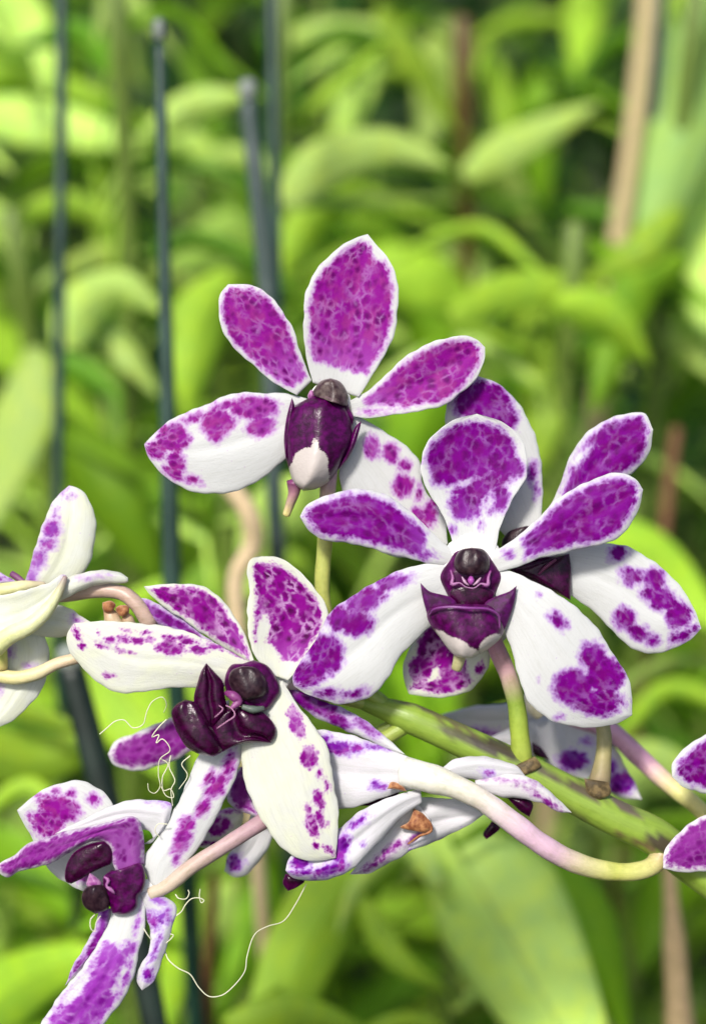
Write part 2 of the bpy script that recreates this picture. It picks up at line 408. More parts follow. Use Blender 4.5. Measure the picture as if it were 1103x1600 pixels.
def leaf_mat(name, col, vein, trans=.35, rough=.35):
    b = NB(name); pq = b.attr('pq', 'Vector'); oi = b.n('ShaderNodeObjectInfo')
    n1 = b.noise(b.vscale(pq, (.04, 1, 1)), 1 / 5., 2, .6); n2 = b.noise(pq, 1 / 60., 3, .6)
    c = b.mix(b.math('MULTIPLY', b.ss(n1, .4, .7), .35), col, vein)
    c = b.mix(b.ss(n2, .35, .7), c, b.mix(1.0, c, (1.25, 1.12, .8), 'MULTIPLY'))
    k = b.math('MULTIPLY_ADD', oi.outputs['Random'], .5, .75)
    cc = b.n('ShaderNodeCombineColor'); b.put(cc.inputs[0], k); b.put(cc.inputs[1], k); b.put(cc.inputs[2], k)
    c = b.mix(1.0, c, cc.outputs[0], 'MULTIPLY')
    mid = b.ss(b.math('ABSOLUTE', b.attr('vv')), .0, .07, 1., 0.)
    c = b.mix(b.math('MULTIPLY', mid, .45), c, b.mix(1.0, c, (.45, .5, .3), 'MULTIPLY'))
    nm = b.bump(n1, .3, .001)
    b.surf(c, rough=rough, trans=trans, transcol=b.mix(1.0, c, (1.3, 1.25, .5), 'MULTIPLY'), normal=nm, spec=.25)
leaf_mat('leaf_pale', (.48, .69, .17), (.60, .80, .28), rough=.45)
leaf_mat('leaf_lime', (.36, .58, .05), (.48, .70, .12), trans=.45, rough=.5)
leaf_mat('leaf_green', (.19, .40, .014), (.27, .48, .04), trans=.4, rough=.5)
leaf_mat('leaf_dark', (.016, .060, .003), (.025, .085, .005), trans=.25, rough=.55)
leaf_mat('leaf_mint', (.32, .54, .15), (.42, .62, .24), rough=.5)
leaf_mat('leaf_mid', (.10, .27, .012), (.15, .34, .03), trans=.35, rough=.5)

b = NB('soil'); tc = b.n('ShaderNodeTexCoord'); n1 = b.noise(tc.outputs['Object'], 9, 6, .7); n2 = b.noise(tc.outputs['Object'], 90, 4, .6)
b.surf(b.mix(b.ss(n1, .35, .7), b.mix(n2, (.018, .012, .007), (.05, .032, .018)), (.02, .05, .01)), rough=.95, normal=b.bump(n2, 1, .02))
b = NB('stake_coat'); tc = b.n('ShaderNodeTexCoord'); n1 = b.noise(tc.outputs['Object'], 60, 4, .6)
b.surf(b.mix(b.ss(n1, .4, .7), (.008, .034, .022), (.022, .060, .042)), rough=.42, normal=b.bump(n1, .2, .002))
b = NB('stake_weathered'); tc = b.n('ShaderNodeTexCoord'); n1 = b.noise(tc.outputs['Object'], 60, 4, .6)
b.surf(b.mix(b.ss(n1, .4, .7), (.030, .055, .048), (.075, .10, .092)), rough=.5, normal=b.bump(n1, .2, .002))
b = NB('stake_black'); tc = b.n('ShaderNodeTexCoord'); n1 = b.noise(tc.outputs['Object'], 60, 4, .6)
b.surf(b.mix(b.ss(n1, .4, .7), (.006, .014, .010), (.018, .035, .026)), rough=.5, normal=b.bump(n1, .2, .002))
b = NB('stake_tip'); tc = b.n('ShaderNodeTexCoord'); n1 = b.noise(tc.outputs['Object'], 60, 4, .6)
b.surf(b.mix(n1, (.16, .20, .17), (.28, .30, .27)), rough=.5)

#@@GROUND
# ------------------------------------------------------------------ setting
g = 40.0
V = [(x, y, 0.02 * math.sin(x * 3.1) * math.cos(y * 2.3) if abs(x) < 12 and abs(y) < 12 else 0.0)
     for y in np.linspace(-10, 60, 141) for x in np.linspace(-g, g, 161)]
tag(link('ground', V, gridfaces(141, 161, 0), MATS['soil'], None), kind='structure')

#@@BACK
# ------------------------------------------------------------------ background plants
def leaf_data(P3, hw, wdir, fold=.25, nv=9, seedv=0, wave=.0, prof=None, nmin=18):
    """P3: midline in the world; hw: half width (m); wdir: width direction vectors (n,3)"""
    n = len(P3); t = np.linspace(0, 1, n)
    pr = prof if prof is not None else np.clip(np.minimum(1, t * 4 + .12) ** .6 * (1 - t ** 2.0) ** .9, 0.03, 1)
    pr = pr.copy(); pr[-1] = .02
    T = np.gradient(P3, axis=0); T /= np.linalg.norm(T, axis=1)[:, None] + 1e-12
    Wd = wdir - T * (wdir * T).sum(1)[:, None]; Wd /= np.linalg.norm(Wd, axis=1)[:, None] + 1e-12
    Nn = np.cross(Wd, T)
    V, pq, vv = [], [], []
    ln = np.linalg.norm(np.diff(P3, axis=0), axis=1).sum()
    for i in range(n):
        for j in range(nv):
            c = 2 * j / (nv - 1) - 1
            h = hw * pr[i]
            V.append(P3[i] + Wd[i] * h * c + Nn[i] * (abs(c) ** 1.1 * fold * h + wave * h * math.sin(t[i] * 11 + seedv + c)))
            pq.append((t[i] * ln / S + seedv * 50, c * hw / S, 0)); vv.append(c)
    V = np.array(V); Nr = np.repeat(Nn, nv, 0); m = len(V)
    edge = (1 - np.abs(np.array(vv)) ** 6)[:, None]
    V2 = V - Nr * 0.0007 * (edge * .9 + .1)
    F = gridfaces(n, nv, 0) + gridfaces(n, nv, m, True)
    ring = [j for j in range(nv)] + [i * nv + nv - 1 for i in range(1, n)] + [(n - 1) * nv + j for j in range(nv - 2, -1, -1)] + [i * nv for i in range(n - 2, 0, -1)]
    for k in range(len(ring)):
        a, b_ = ring[k], ring[(k + 1) % len(ring)]; F.append((b_, a, a + m, b_ + m))
    return np.vstack([V, V2]), F, {'pq': np.array(pq + pq), 'vv': np.array(vv + vv)}

VIEW = (MN[:3, :3] @ np.array([0, 0, -1.0])); CX = MN[:3, 0]; CY = MN[:3, 1]
# canes: px x at y=800, depth (px behind focus), px y of the top, label
CANES = [(60, 1700, 300, 'leafy cane behind the top left, its broad pale leaf crossing the leftmost stake'),
         (190, 1500, -80, 'leafy cane behind the two thin stakes at left, with a large drooping pale leaf'),
         (440, 1900, -60, 'leafy cane behind the bluish stakes, with light leaves just left of the topmost orchid bloom'),
         (720, 2300, 20, 'leafy cane with reddish brown stem above the topmost bloom, arching pale leaf at its left'),
         (850, 1500, 330, 'leafy cane behind the right hand blooms, with long lime leaves arching over them'),
         (1030, 1800, -60, 'leafy cane at the right edge with a very broad bluish green upright leaf'),
         (700, 900, 1250, 'low plant below the flower stem with the broadest strap leaf in the picture'),
         (960, 1200, 900, 'leafy plant at right below the blooms, its bright lime leaf running out of the picture'),
         (330, 1100, 700, 'leafy plant behind the bloom with the pale lower petals, hung with mid green leaves'),
         (120, 900, 1050, 'low lime leaved plant behind the drooping bloom at bottom left')]
cane_obj, cane_xyz = [], []
for (cx, cz, cyt, lab) in CANES:
    cz *= 1.3; p = at([(cx, 800, cz)])[0]; top = at([(cx, cyt, cz)])[0][2]
    base = np.array([p[0], p[1], 0.0])
    e = empty('leafy_cane_plant', base); tag(e, lab, 'plant', 'leafy cane plants growing behind the orchids')
    hs = np.linspace(0, max(top, .12), 26)
    P3 = np.stack([base[0] + .006 * np.sin(hs * 9 + cx), base[1] + .006 * np.cos(hs * 7 + cx), hs], 1)
    V, F = tube_data(P3, np.full(26, .0026) * (1.15 + .15 * np.sin(np.arange(26) * 1.6)), 10)
    colr = (.11, .065, .015) if cx == 720 else (.13, .20, .03)
    link('cane_stem', V, F, MATS['cane'], e, {'tint': np.tile(colr, (len(V), 1)), 'pq': V / S * .5}, origin=base)
    cane_obj.append(e); cane_xyz.append(p)

BL = [  # midline px, half width px, depth px, material, cane, tilt
 ([(-60,-30),(30,50),(75,150)],60,1800,'leaf_pale',0,.2), ([(-70,175),(60,185),(170,210),(245,225)],44,1600,'leaf_pale',0,.1),
 ([(235,205),(320,160),(405,150)],30,1500,'leaf_pale',1,.1), ([(165,-30),(200,60),(235,150)],27,1800,'leaf_pale',1,.4),
 ([(225,225),(300,235),(372,330)],30,1700,'leaf_pale',1,.3), ([(-50,330),(20,380),(50,450)],32,1500,'leaf_pale',0,.2),
 ([(100,545),(130,480),(190,450),(255,490)],42,1150,'leaf_pale',1,.1), ([(120,490),(195,545),(248,620)],30,1200,'leaf_pale',1,.3),
 ([(60,545),(25,660),(-30,850)],55,1300,'leaf_pale',0,.2), ([(360,430),(310,520),(295,660)],50,1300,'leaf_lime',2,.3),
 ([(90,660),(170,780),(250,920)],60,1300,'leaf_green',8,.2), ([(510,770),(430,820),(390,940)],56,1000,'leaf_pale',8,.2),
 ([(440,320),(510,250),(610,225),(705,262)],42,1300,'leaf_pale',3,-.1), ([(560,280),(490,340),(430,450)],42,1600,'leaf_lime',2,.3),
 ([(430,75),(520,55),(640,45)],30,2000,'leaf_pale',2,.1), ([(440,200),(540,120),(660,20)],13,1700,'leaf_lime',3,.1),
 ([(575,50),(550,140),(520,250)],36,2100,'leaf_pale',2,.2), ([(590,10),(660,110),(715,210)],26,1700,'leaf_lime',3,.2),
 ([(695,30),(680,130),(660,250)],38,2200,'leaf_pale',3,.1), ([(725,275),(820,215),(940,160)],34,1600,'leaf_pale',3,.1),
 ([(925,-60),(912,30),(900,120)],34,2200,'leaf_lime',5,.1), ([(1165,-120),(1110,80),(1055,270),(985,455)],70,1500,'leaf_mint',5,.1), ([(1110,520),(1120,380),(1090,200)],60,1650,'leaf_pale',5,.2),
 ([(1080,-40),(1045,20),(1025,100)],22,2000,'leaf_pale',5,.3), ([(775,260),(808,310),(835,375)],24,1900,'leaf_pale',3,.2),
 ([(700,500),(790,455),(900,450),(1010,500)],34,1300,'leaf_lime',4,.1), ([(920,380),(1030,420),(1140,500)],30,1400,'leaf_green',5,-.4),
 ([(960,430),(1050,500),(1130,600)],42,1600,'leaf_pale',5,.1), ([(830,470),(850,590),(825,760)],52,1500,'leaf_lime',4,.3),
 ([(870,470),(950,500),(1015,570)],36,1250,'leaf_lime',4,-.2), ([(1120,560),(1060,640),(960,650)],34,1900,'leaf_green',5,.2),
 ([(890,860),(1010,870),(1130,990)],56,1000,'leaf_lime',7,.1), ([(670,1250),(770,1420),(960,1760)],112,700,'leaf_pale',6,.15),
 ([(660,1290),(520,1420),(370,1760)],72,800,'leaf_lime',6,.2), ([(560,1400),(620,1500),(700,1550)],26,850,'leaf_lime',6,.1),
 ([(860,1330),(930,1450),(985,1640)],46,850,'leaf_green',6,.2), ([(920,1290),(1010,1210),(1120,1240)],62,1000,'leaf_pale',7,.1),
 ([(-50,1600),(50,1530),(180,1480)],56,800,'leaf_lime',9,.1), ([(-50,1170),(60,1190),(180,1150)],52,900,'leaf_lime',9,.1),
 ([(140,1040),(220,1120),(330,1240)],66,900,'leaf_lime',9,.2), ([(-20,1300),(60,1390),(150,1470)],50,1300,'leaf_green',9,.3),
 ([(350,1600),(460,1583),(600,1625)],30,700,'leaf_lime',6,.1), ([(300,1370),(280,1480),(250,1640)],32,900,'leaf_lime',9,.1),
 ([(700,540),(655,680),(590,830)],60,1400,'leaf_green',4,.2), ([(640,480),(680,560),(690,700)],45,1700,'leaf_green',3,.3),
 ([(430,1330),(400,1450),(340,1600)],36,1200,'leaf_green',9,.2), ([(280,640),(240,720),(230,860)],40,1500,'leaf_green',8,.3),
 ([(420,900),(330,930),(270,1040)],50,1300,'leaf_green',8,.2), ([(620,1020),(660,1120),(640,1240)],60,1300,'leaf_green',6,.3),
 ([(830,1330),(740,1300),(640,1320)],50,1100,'leaf_lime',6,.2), ([(1110,1330),(1030,1400),(1000,1520)],46,1200,'leaf_green',7,.3),
 ([(480,480),(440,560),(420,680)],40,1900,'leaf_green',2,.2), ([(60,20),(110,120),(130,300)],36,2300,'leaf_green',0,.2),
 ([(760,60),(790,160),(790,300)],30,2300,'leaf_lime',3,.3), ([(850,100),(830,200),(850,330)],40,2400,'leaf_green',5,.3),
 ([(560,300),(600,360),(640,470)],40,2100,'leaf_lime',3,.3), ([(240,420),(160,400),(110,480)],30,2000,'leaf_lime',1,.3),
 ([(300,60),(330,130),(340,220)],34,2200,'leaf_green',2,.3), ([(130,180),(160,290),(150,420)],32,2200,'leaf_lime',1,.3),
]
BL += [([(1070,405),(1000,450),(925,650)],40,1300,'leaf_green',5,.1), ([(1060,330),(985,400),(900,450)],30,1350,'leaf_lime',5,.1)]
rngb = np.random.RandomState(23)
for ci, (cx, cz, cyt, lab) in enumerate(CANES):
    for q in range(7):
        sgn = 1 if (q + ci) % 2 else -1
        y0 = max(cyt, -60) + (q + rngb.rand()) / 7 * (820 if cyt < 500 else 420)
        L_ = 130 + 190 * rngb.rand(); up = 60 * rngb.rand() + 10; dn = 140 * rngb.rand() - 50
        x0 = cx + sgn * 10
        BL.append(([(x0, y0), (x0 + sgn * L_ * .35, y0 - up), (x0 + sgn * L_ * .75, y0 - up * .6 + dn * .4), (x0 + sgn * L_, y0 + dn)], 10 + 16 * rngb.rand(), cz + 350 * (rngb.rand() - .3),
                   ['leaf_lime', 'leaf_pale', 'leaf_green', 'leaf_lime', 'leaf_mid'][rngb.randint(5)], ci, .5 * rngb.rand()))
for k, (mid, hw, z, mt, ci, tilt) in enumerate(BL):
    z = z * 1.3
    mp = crom(np.array(mid, float), 26)
    zz = z + np.linspace(-40, 60, 26) + 50 * np.sin(np.linspace(0, 3, 26) + k) + (mp[:, 1].mean() - mp[:, 1]) * (1.0 if hw > 90 else .6)
    P3 = at(np.c_[mp, zz])
    cxyz = cane_xyz[ci]; e = cane_obj[ci]
    foot = np.array([cxyz[0], cxyz[1], max(P3[0][2] - .015, .05)])
    d2 = np.diff(mp, axis=0); d2 = np.vstack([d2, d2[-1:]]); nr = np.stack([d2[:, 1], -d2[:, 0]], 1); nr /= np.linalg.norm(nr, axis=1)[:, None]
    wd = nr[:, 0:1] * CX - nr[:, 1:2] * CY
    sgn = 1 if k % 2 else -1
    wd = wd * math.cos(tilt * 1.6) + VIEW * math.sin(tilt * 1.6) * sgn
    tq = np.linspace(0, 1, 26); pr = np.clip(np.minimum(1, tq * 2.2 + .3) ** .8 * (1 - tq ** 2.0) ** .8 * 1.1, .03, 1)
    if np.linalg.norm(foot - P3[0]) < .16:      # petiole back to its cane
        q = np.linspace(0, 1, 6, endpoint=False)[:, None]; add = foot * (1 - q) + P3[0] * q
        P3 = np.vstack([add, P3]); wd = np.vstack([np.repeat(wd[:1], 6, 0), wd]); pr = np.r_[np.linspace(.06, pr[0] * .8, 6), pr]
    V, F, A_ = leaf_data(P3, hw * S * (D + z * S) / D, wd, seedv=k, wave=.05, prof=pr, fold=.34)
    link('leaf', V, F, MATS[mt], e, A_, origin=P3[0])

# template plants for the depth of the bed
def template(seed, mats, label):
    rng = np.random.RandomState(seed)
    h = .62 + .2 * rng.rand(); base = np.array([0., 0., 0.])
    e = empty('broadleaf_plant', base)
    hs = np.linspace(0, h, 20); P3 = np.stack([.02 * np.sin(hs * 5 + seed), .02 * np.cos(hs * 4 + seed), hs], 1); P3[:, :2] -= P3[0, :2]
    V, F = tube_data(P3, np.linspace(.0045, .003, 20), 8)
    link('cane_stem', V, F, MATS['cane'], e, {'tint': np.tile((.15, .22, .05), (len(V), 1)), 'pq': V / S * .5}, origin=base)
    nl = 17
    for k in range(nl):
        t = .16 + .84 * k / (nl - 1); i = min(19, int(t * 19)); st = P3[i]
        az = k * 2.4 + rng.rand() * .6; L_ = .13 + .07 * rng.rand(); hw = .014 + .008 * rng.rand()
        el = R(55 if k > nl - 3 else 30 + 25 * rng.rand()); s = np.linspace(0, 1, 16)
        out = L_ * (s * math.cos(el) + .12 * s * s); up = L_ * (s * math.sin(el) - .85 * s ** 2.2)
        Q = np.stack([st[0] + out * math.cos(az), st[1] + out * math.sin(az), st[2] + up], 1)
        wdv = np.tile([-math.sin(az), math.cos(az), .25 * (rng.rand() - .5)], (16, 1))
        V, F, A_ = leaf_data(Q, hw, wdv, seedv=k + seed * 3, wave=.06, nv=7)
        link('leaf', V, F, MATS[mats[rng.randint(len(mats))]], e, A_, origin=Q[0])
    return e
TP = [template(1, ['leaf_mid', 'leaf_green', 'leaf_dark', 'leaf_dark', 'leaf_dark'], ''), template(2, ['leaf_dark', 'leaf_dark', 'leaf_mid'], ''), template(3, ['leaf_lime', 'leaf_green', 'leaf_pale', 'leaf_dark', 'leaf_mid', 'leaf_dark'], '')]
def strap_plant(seed, mats, h, label, loc):
    rng = np.random.RandomState(seed); base = np.array(loc, float)
    e = empty('strap_leaved_plant', base)
    hs = np.linspace(0, h, 20); lean = (rng.rand(2) - .5) * .08
    P3 = base + np.stack([lean[0] * hs / h + .006 * np.sin(hs * 9 + seed), lean[1] * hs / h + .004 * np.cos(hs * 8), hs], 1); P3[0] = base
    V, F = tube_data(P3, np.linspace(.0035, .0022, 20), 8)
    link('cane_stem', V, F, MATS['cane'], e, {'tint': np.tile((.16, .24, .04), (len(V), 1)), 'pq': V / S * .5}, origin=base)
    nl = 15
    for k in range(nl):
        t = .42 + .58 * k / (nl - 1); i = min(19, int(t * 19)); st = P3[i]
        az = (0 if k % 2 else math.pi) + (rng.rand() - .5) * 1.5; L_ = .10 + .09 * rng.rand(); hw = .0065 + .0075 * rng.rand()
        el = R(25 + 45 * rng.rand()); q = np.linspace(0, 1, 18); dr = .35 + .9 * rng.rand()
        out = L_ * (q * math.cos(el) + .15 * q * q); up = L_ * (q * math.sin(el) - dr * q ** 2.1)
        Q = np.stack([st[0] + out * math.cos(az), st[1] + out * math.sin(az) * .7 - .02 * q, st[2] + up], 1)
        wdv = np.tile([-math.sin(az), math.cos(az), 0], (18, 1)) * math.cos(1.0) + np.array([0, -.35, .94]) * math.sin(.35 + 1.1 * rng.rand()) * (1 if rng.rand() < .5 else -1)
        V, F, A_ = leaf_data(Q, hw, wdv, seedv=k + seed * 3, wave=.05, nv=7, fold=.3)
        link('leaf', V, F, MATS[mats[rng.randint(len(mats))]], e, A_, origin=Q[0])
    return tag(e, label, 'plant', 'strap leaved plants between the canes')
_m1 = ['leaf_pale', 'leaf_lime', 'leaf_green', 'leaf_lime', 'leaf_pale']; _m2 = ['leaf_lime', 'leaf_green', 'leaf_mid', 'leaf_pale']
for k, (sx, sy, sh, mm, lab) in enumerate([
    (-.20, .58, .74, _m1, 'narrow strap leaves at the top left corner beside the leftmost stake'),
    (-.125, .62, .78, _m1, 'narrow strap leaves between the two thin stakes at upper left'),
    (-.05, .60, .76, _m1, 'narrow strap leaves at the top between the left stakes and the picture centre'),
    (.02, .64, .80, _m1, 'narrow strap leaves at the top centre, straight above the topmost bloom'),
    (.085, .60, .77, _m1, 'narrow strap leaves at the top right of centre, beside the rust brown twig'),
    (.155, .63, .78, _m1, 'narrow strap leaves left of the tan bamboo cane'),
    (.215, .60, .76, _m1, 'narrow strap leaves at the top right corner behind the tan bamboo cane'),
    (-.235, .54, .60, _m2, 'strap leaves at the left edge above the pale bloom seen from behind'),
    (-.15, .56, .62, _m2, 'strap leaves left of the topmost bloom'), (-.07, .56, .60, _m2, 'strap leaves right behind the topmost bloom'),
    (.05, .56, .62, _m2, 'strap leaves right behind the front bloom with the horned lip'), (.13, .55, .62, _m2, 'strap leaves above the rear right bloom'),
    (.20, .56, .60, _m2, 'strap leaves at the right edge beside the rust brown twig'),
    (-.16, .50, .46, _m2, 'strap leaves low at the left, behind the leaning black stake'), (-.02, .52, .46, _m2, 'strap leaves low in the middle behind the hanging pale sepal'),
    (.12, .52, .46, _m2, 'strap leaves low at the right behind the thick green flower stem')]):
    strap_plant(40 + k, mm, sh, lab, (sx, sy, 0))
def put_plant(src, first, loc, rz, sc):
    if first: e = src
    else:
        e = src.copy(); COL.objects.link(e)
        for ch in src.children:
            c = ch.copy(); COL.objects.link(c); c.parent = e
    e.location = Vector(loc); e.rotation_euler = (0, 0, rz); e.scale = (sc, sc, sc)
    return e
rng = np.random.RandomState(11); cnt = 0; used = set()
ORD = 'first second third fourth fifth sixth seventh eighth ninth tenth eleventh twelfth'.split(); ROWN = ['nearest', 'second nearest', 'third nearest', 'third farthest', 'second farthest', 'farthest']
rows = [(.66, 7), (.82, 8), (1.0, 9), (1.2, 10), (1.45, 11), (1.75, 12)]
for ri, (y, n) in enumerate(rows):
    half = y * .30 + .10
    for k in range(n):
        x = -half + 2 * half * (k + .5) / n + (rng.rand() - .5) * .05
        t = (k + ri) % 3 if ri < 3 else (1 if rng.rand() < .5 else rng.randint(3))
        hgt = .62 + (y - .66) * .12
        if ri == 0: hgt = .52
        e = put_plant(TP[t], t not in used, (x, y + (rng.rand() - .5) * .08, 0), rng.rand() * 6.28, hgt / .7 * (1 + .15 * (rng.rand() - .5)))
        used.add(t)
        tag(e, 'broad leaved plant, %s from left in the %s row of blurred bed' % (ORD[k], ROWN[ri]), 'plant', 'broad leaved plants filling the bed behind')
# far foliage reads as one mass
V, F, pq, vv = [], [], [], []
rng = np.random.RandomState(5)
for k in range(4500):
    x, y, z = rng.uniform(-2.6, 2.6), rng.uniform(2.1, 3.2), rng.uniform(0, 1.5)
    a = rng.rand() * 6.28; t = Vector((math.cos(a), math.sin(a) * .6 - .3, rng.uniform(-.8, .4))).normalized()
    wv_ = t.cross(Vector(rng.normal(size=3))).normalized(); L_, h = .10 + .07 * rng.rand(), .02
    c = Vector((x, y, z)); o = len(V)
    V += [tuple(c - t * L_), tuple(c + wv_ * h), tuple(c + t * L_), tuple(c - wv_ * h)]
    F.append((o, o + 1, o + 2, o + 3)); pq += [(k, 0, 0)] * 4; vv += [0., 1., 0., -1.]
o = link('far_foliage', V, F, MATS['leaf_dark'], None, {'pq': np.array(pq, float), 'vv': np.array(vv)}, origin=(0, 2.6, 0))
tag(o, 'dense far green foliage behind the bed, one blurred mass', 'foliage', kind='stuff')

# ------------------------------------------------------------------ stakes and dry canes
def rod(name, pts, rad, mat, label, cat, group=None, tip=None, tint=None, wob=.0, tipname='tip'):
    """vertical rod: pixel path of its visible run, carried on down into the soil"""
    p = np.array(pts, float); p[:, 2] *= 1.3; C = crom(p, 40); W = at(C)
    low = W[-1]; dirn = (W[-1] - W[0]); dirn[2] = min(dirn[2], -1e-3)
    if low[2] > 0.02:
        ex = np.array([low + np.array([dirn[0] / -dirn[2] * low[2] * q * .5, 0 * q, -low[2] * q]) for q in np.linspace(.1, 1, 10)])
        W = np.vstack([W, ex])
    rr = np.interp(np.linspace(0, 1, len(W)), np.linspace(0, 1, len(rad)), rad) * S * (D + p[:, 2].mean() * S) / D
    base = W[-1].copy(); e = empty(name, base); tag(e, label, cat, group)
    V, F = tube_data(W, rr, 12, wob)
    at_ = {'tint': np.tile(tint or (.5, .5, .5), (len(V), 1)), 'pq': V / S * .4}
    link('shaft', V, F, MATS[mat], e, at_, origin=base)
    if tip:
        tp = W[0]; V, F = tube_data(np.array([tp + (0, 0, .001), tp + (0, 0, .002), tp + (0, 0, .004), tp + (0, 0, .005)]), rr[0] * np.array([1.02, 1.04, 1.02, .85]), 12)
        link('cap', V, F, MATS[tip], e, origin=tp)
    return e
GS = 'slim coated plant stakes'
rod('plant_stake', [(97, -60, 900), (96, 250, 900), (92, 700, 900), (90, 1000, 900)], [9, 9, 8], 'stake_coat', 'leftmost slim teal green plant stake, running up out of the picture', 'plant stake', GS)
rod('plant_stake', [(250, 68, 600), (256, 350, 600), (266, 800, 600), (272, 1000, 600)], [9, 11, 15, 17], 'stake_coat', 'dark teal plant stake left of the topmost bloom, with a pale blunt top', 'plant stake', GS, tip='stake_tip')
rod('plant_stake', [(388, 160, 800), (402, 300, 800), (418, 470, 800), (430, 800, 800)], [14, 15, 12], 'stake_weathered', 'grey blue plant stake with a pale top just above the upper left petal', 'plant stake', GS, tip='stake_tip')
rod('plant_stake', [(424, -60, 1000), (428, 180, 1000), (432, 500, 1000), (436, 800, 1000)], [10, 10, 10], 'stake_coat', 'teal plant stake beside the grey blue one, running up out of the picture', 'plant stake', GS)
rod('plant_stake', [(1036, -60, 1500), (1022, 200, 1500), (1005, 420, 1500)], [9, 9, 9], 'stake_coat', 'thin dark stake behind the tan bamboo cane at upper right', 'plant stake', GS)
rod('plant_stake', [(112, 1045, 520), (160, 1230, 520), (205, 1420, 520), (250, 1640, 520)], [21, 23, 22, 16], 'stake_black', 'thick near black leaning stake under the left pale petals', 'plant stake', GS, tip='stake_tip')
rod('bamboo_cane', [(1018, -60, 1700), (1000, 120, 1700), (985, 240, 1700), (963, 390, 1700)], [17, 16, 15, 17], 'dry_cane', 'tan dry bamboo cane at the upper right', 'bamboo cane', tint=(.50, .40, .22), wob=.05)
rod('dry_vine', [(345, 740, 700), (388, 800, 700), (395, 850, 720), (370, 900, 720), (372, 990, 720)], [15, 16, 15, 13, 13], 'dry_cane', 'crooked tan dry vine below the topmost bloom', 'dry vine', tint=(.62, .48, .30), wob=.08)
rod('dry_twig', [(742, 60, 2200), (728, 250, 2200), (712, 500, 2200)], [5, 6, 5], 'dry_cane', 'thin rust brown stem behind the top of the picture centre right', 'dry twig', tint=(.09, .055, .012))
rod('dry_twig', [(1056, 670, 1300), (1044, 760, 1300), (1034, 860, 1300)], [9, 10, 6], 'dry_cane', 'short rust brown stem right of the two overlapping blooms', 'dry twig', tint=(.16, .07, .03))
rod('dry_twig', [(336, 1370, 900), (328, 1480, 900), (322, 1640, 900)], [8, 9, 9], 'dry_cane', 'dark red brown stem below the drooping bloom', 'dry twig', tint=(.20, .08, .03))
rod('dry_twig', [(1044, 1340, 700), (1050, 1440, 700), (1062, 1640, 700)], [9, 20, 25], 'dry_cane', 'papery tan dry stem at the bottom right corner', 'dry twig', tint=(.44, .32, .17), wob=.12)

#@@SPRAY
# ------------------------------------------------------------------ the orchid spray
GRN = (.24, .35, .05); YG = (.44, .47, .12); PNK = (.60, .33, .46); WHT = (.82, .80, .74); BRN = (.20, .12, .09); DK = (.05, .035, .03); TAN = (.42, .30, .20)
stem_pts = [(560, 1096, 55), (620, 1114, 50), (700, 1148, 45), (800, 1196, 40), (880, 1236, 40), (960, 1278, 40), (1020, 1306, 45), (1070, 1345, 50), (1160, 1420, 40), (1260, 1600, 20), (1330, 2000, 0), (1350, 2800, 0)]
base_w = at([(1350, 2800, 0)])[0]
tail = [base_w * (1 - q) + np.array([base_w[0] + .02, base_w[1] + .05, 0]) * q for q in (0, .5, 1)]
spray = empty('orchid_spray', tail[-1]); tag(spray, 'main orchid spray of white and purple blotched blooms on a thick green stem at right', 'orchid')
C = crom(np.array(stem_pts, float), 150); W = np.vstack([at(C), [base_w * (1 - q) + tail[-1] * q for q in np.linspace(.05, 1, 30)]])
rpx = np.interp(np.linspace(0, 1, 150), [0, .04, .12, .3, .5, 1], [10, 24, 27, 30, 27, 25])
V, F = tube_data(W, np.r_[rpx * S * (D + C[:, 2] * S) / D, np.full(30, .0028)], 22, .03)
Wl = (np.c_[V, np.ones(len(V))] @ np.linalg.inv(MN).T); kk = S * -Wl[:, 2] / D; xx = Wl[:, 0] / kk + 551.5; yy = 800 - Wl[:, 1] / kk
tint = np.tile((.23, .34, .045), (len(V), 1)).astype(float)
nz = 2.5 * np.sin(xx * .09 + yy * .31) + 2 * np.sin(xx * .17 - yy * .13 + 1)
for bl, cl in [((745, 1160, 70, 10, 22), (.07, .06, .035)), ((775, 1168, 42, 13, 20), (.05, .04, .03)), ((845, 1203, 34, 6, 28), (.10, .08, .06)), ((905, 1233, 44, 8, 27), (.09, .06, .05)),
               ((980, 1262, 26, 8, 30), (.12, .08, .08)), ((1040, 1322, 30, 16, 30), (.05, .03, .03)), ((1000, 1318, 30, 5, 25), (.16, .10, .06)),
               ((640, 1098, 50, 4, 18), (.12, .10, .05)), ((700, 1125, 46, 5, 26), (.12, .10, .05)), ((600, 1086, 14, 8, 0), (.12, .09, .06)), ((860, 1255, 60, 5, 24), (.16, .2, .05))]:
    f = np.clip((blobfield(xx, yy, [bl]) * 1.0 + nz * .6) / 3 + .45, 0, 1)[:, None] * .92
    tint = tint * (1 - f) + np.array(cl) * f
tlen = np.r_[np.repeat(np.arange(180) * 6.0, 22), 0, 1080]; tang = np.r_[np.tile(np.arange(22), 180), 0, 0] * 2.5
link('flower_stem', V, F, MATS['stem_green'], spray, {'tint': tint, 'pq': np.stack([tlen, tang, tlen * 0], 1)}, origin=tail[-1])

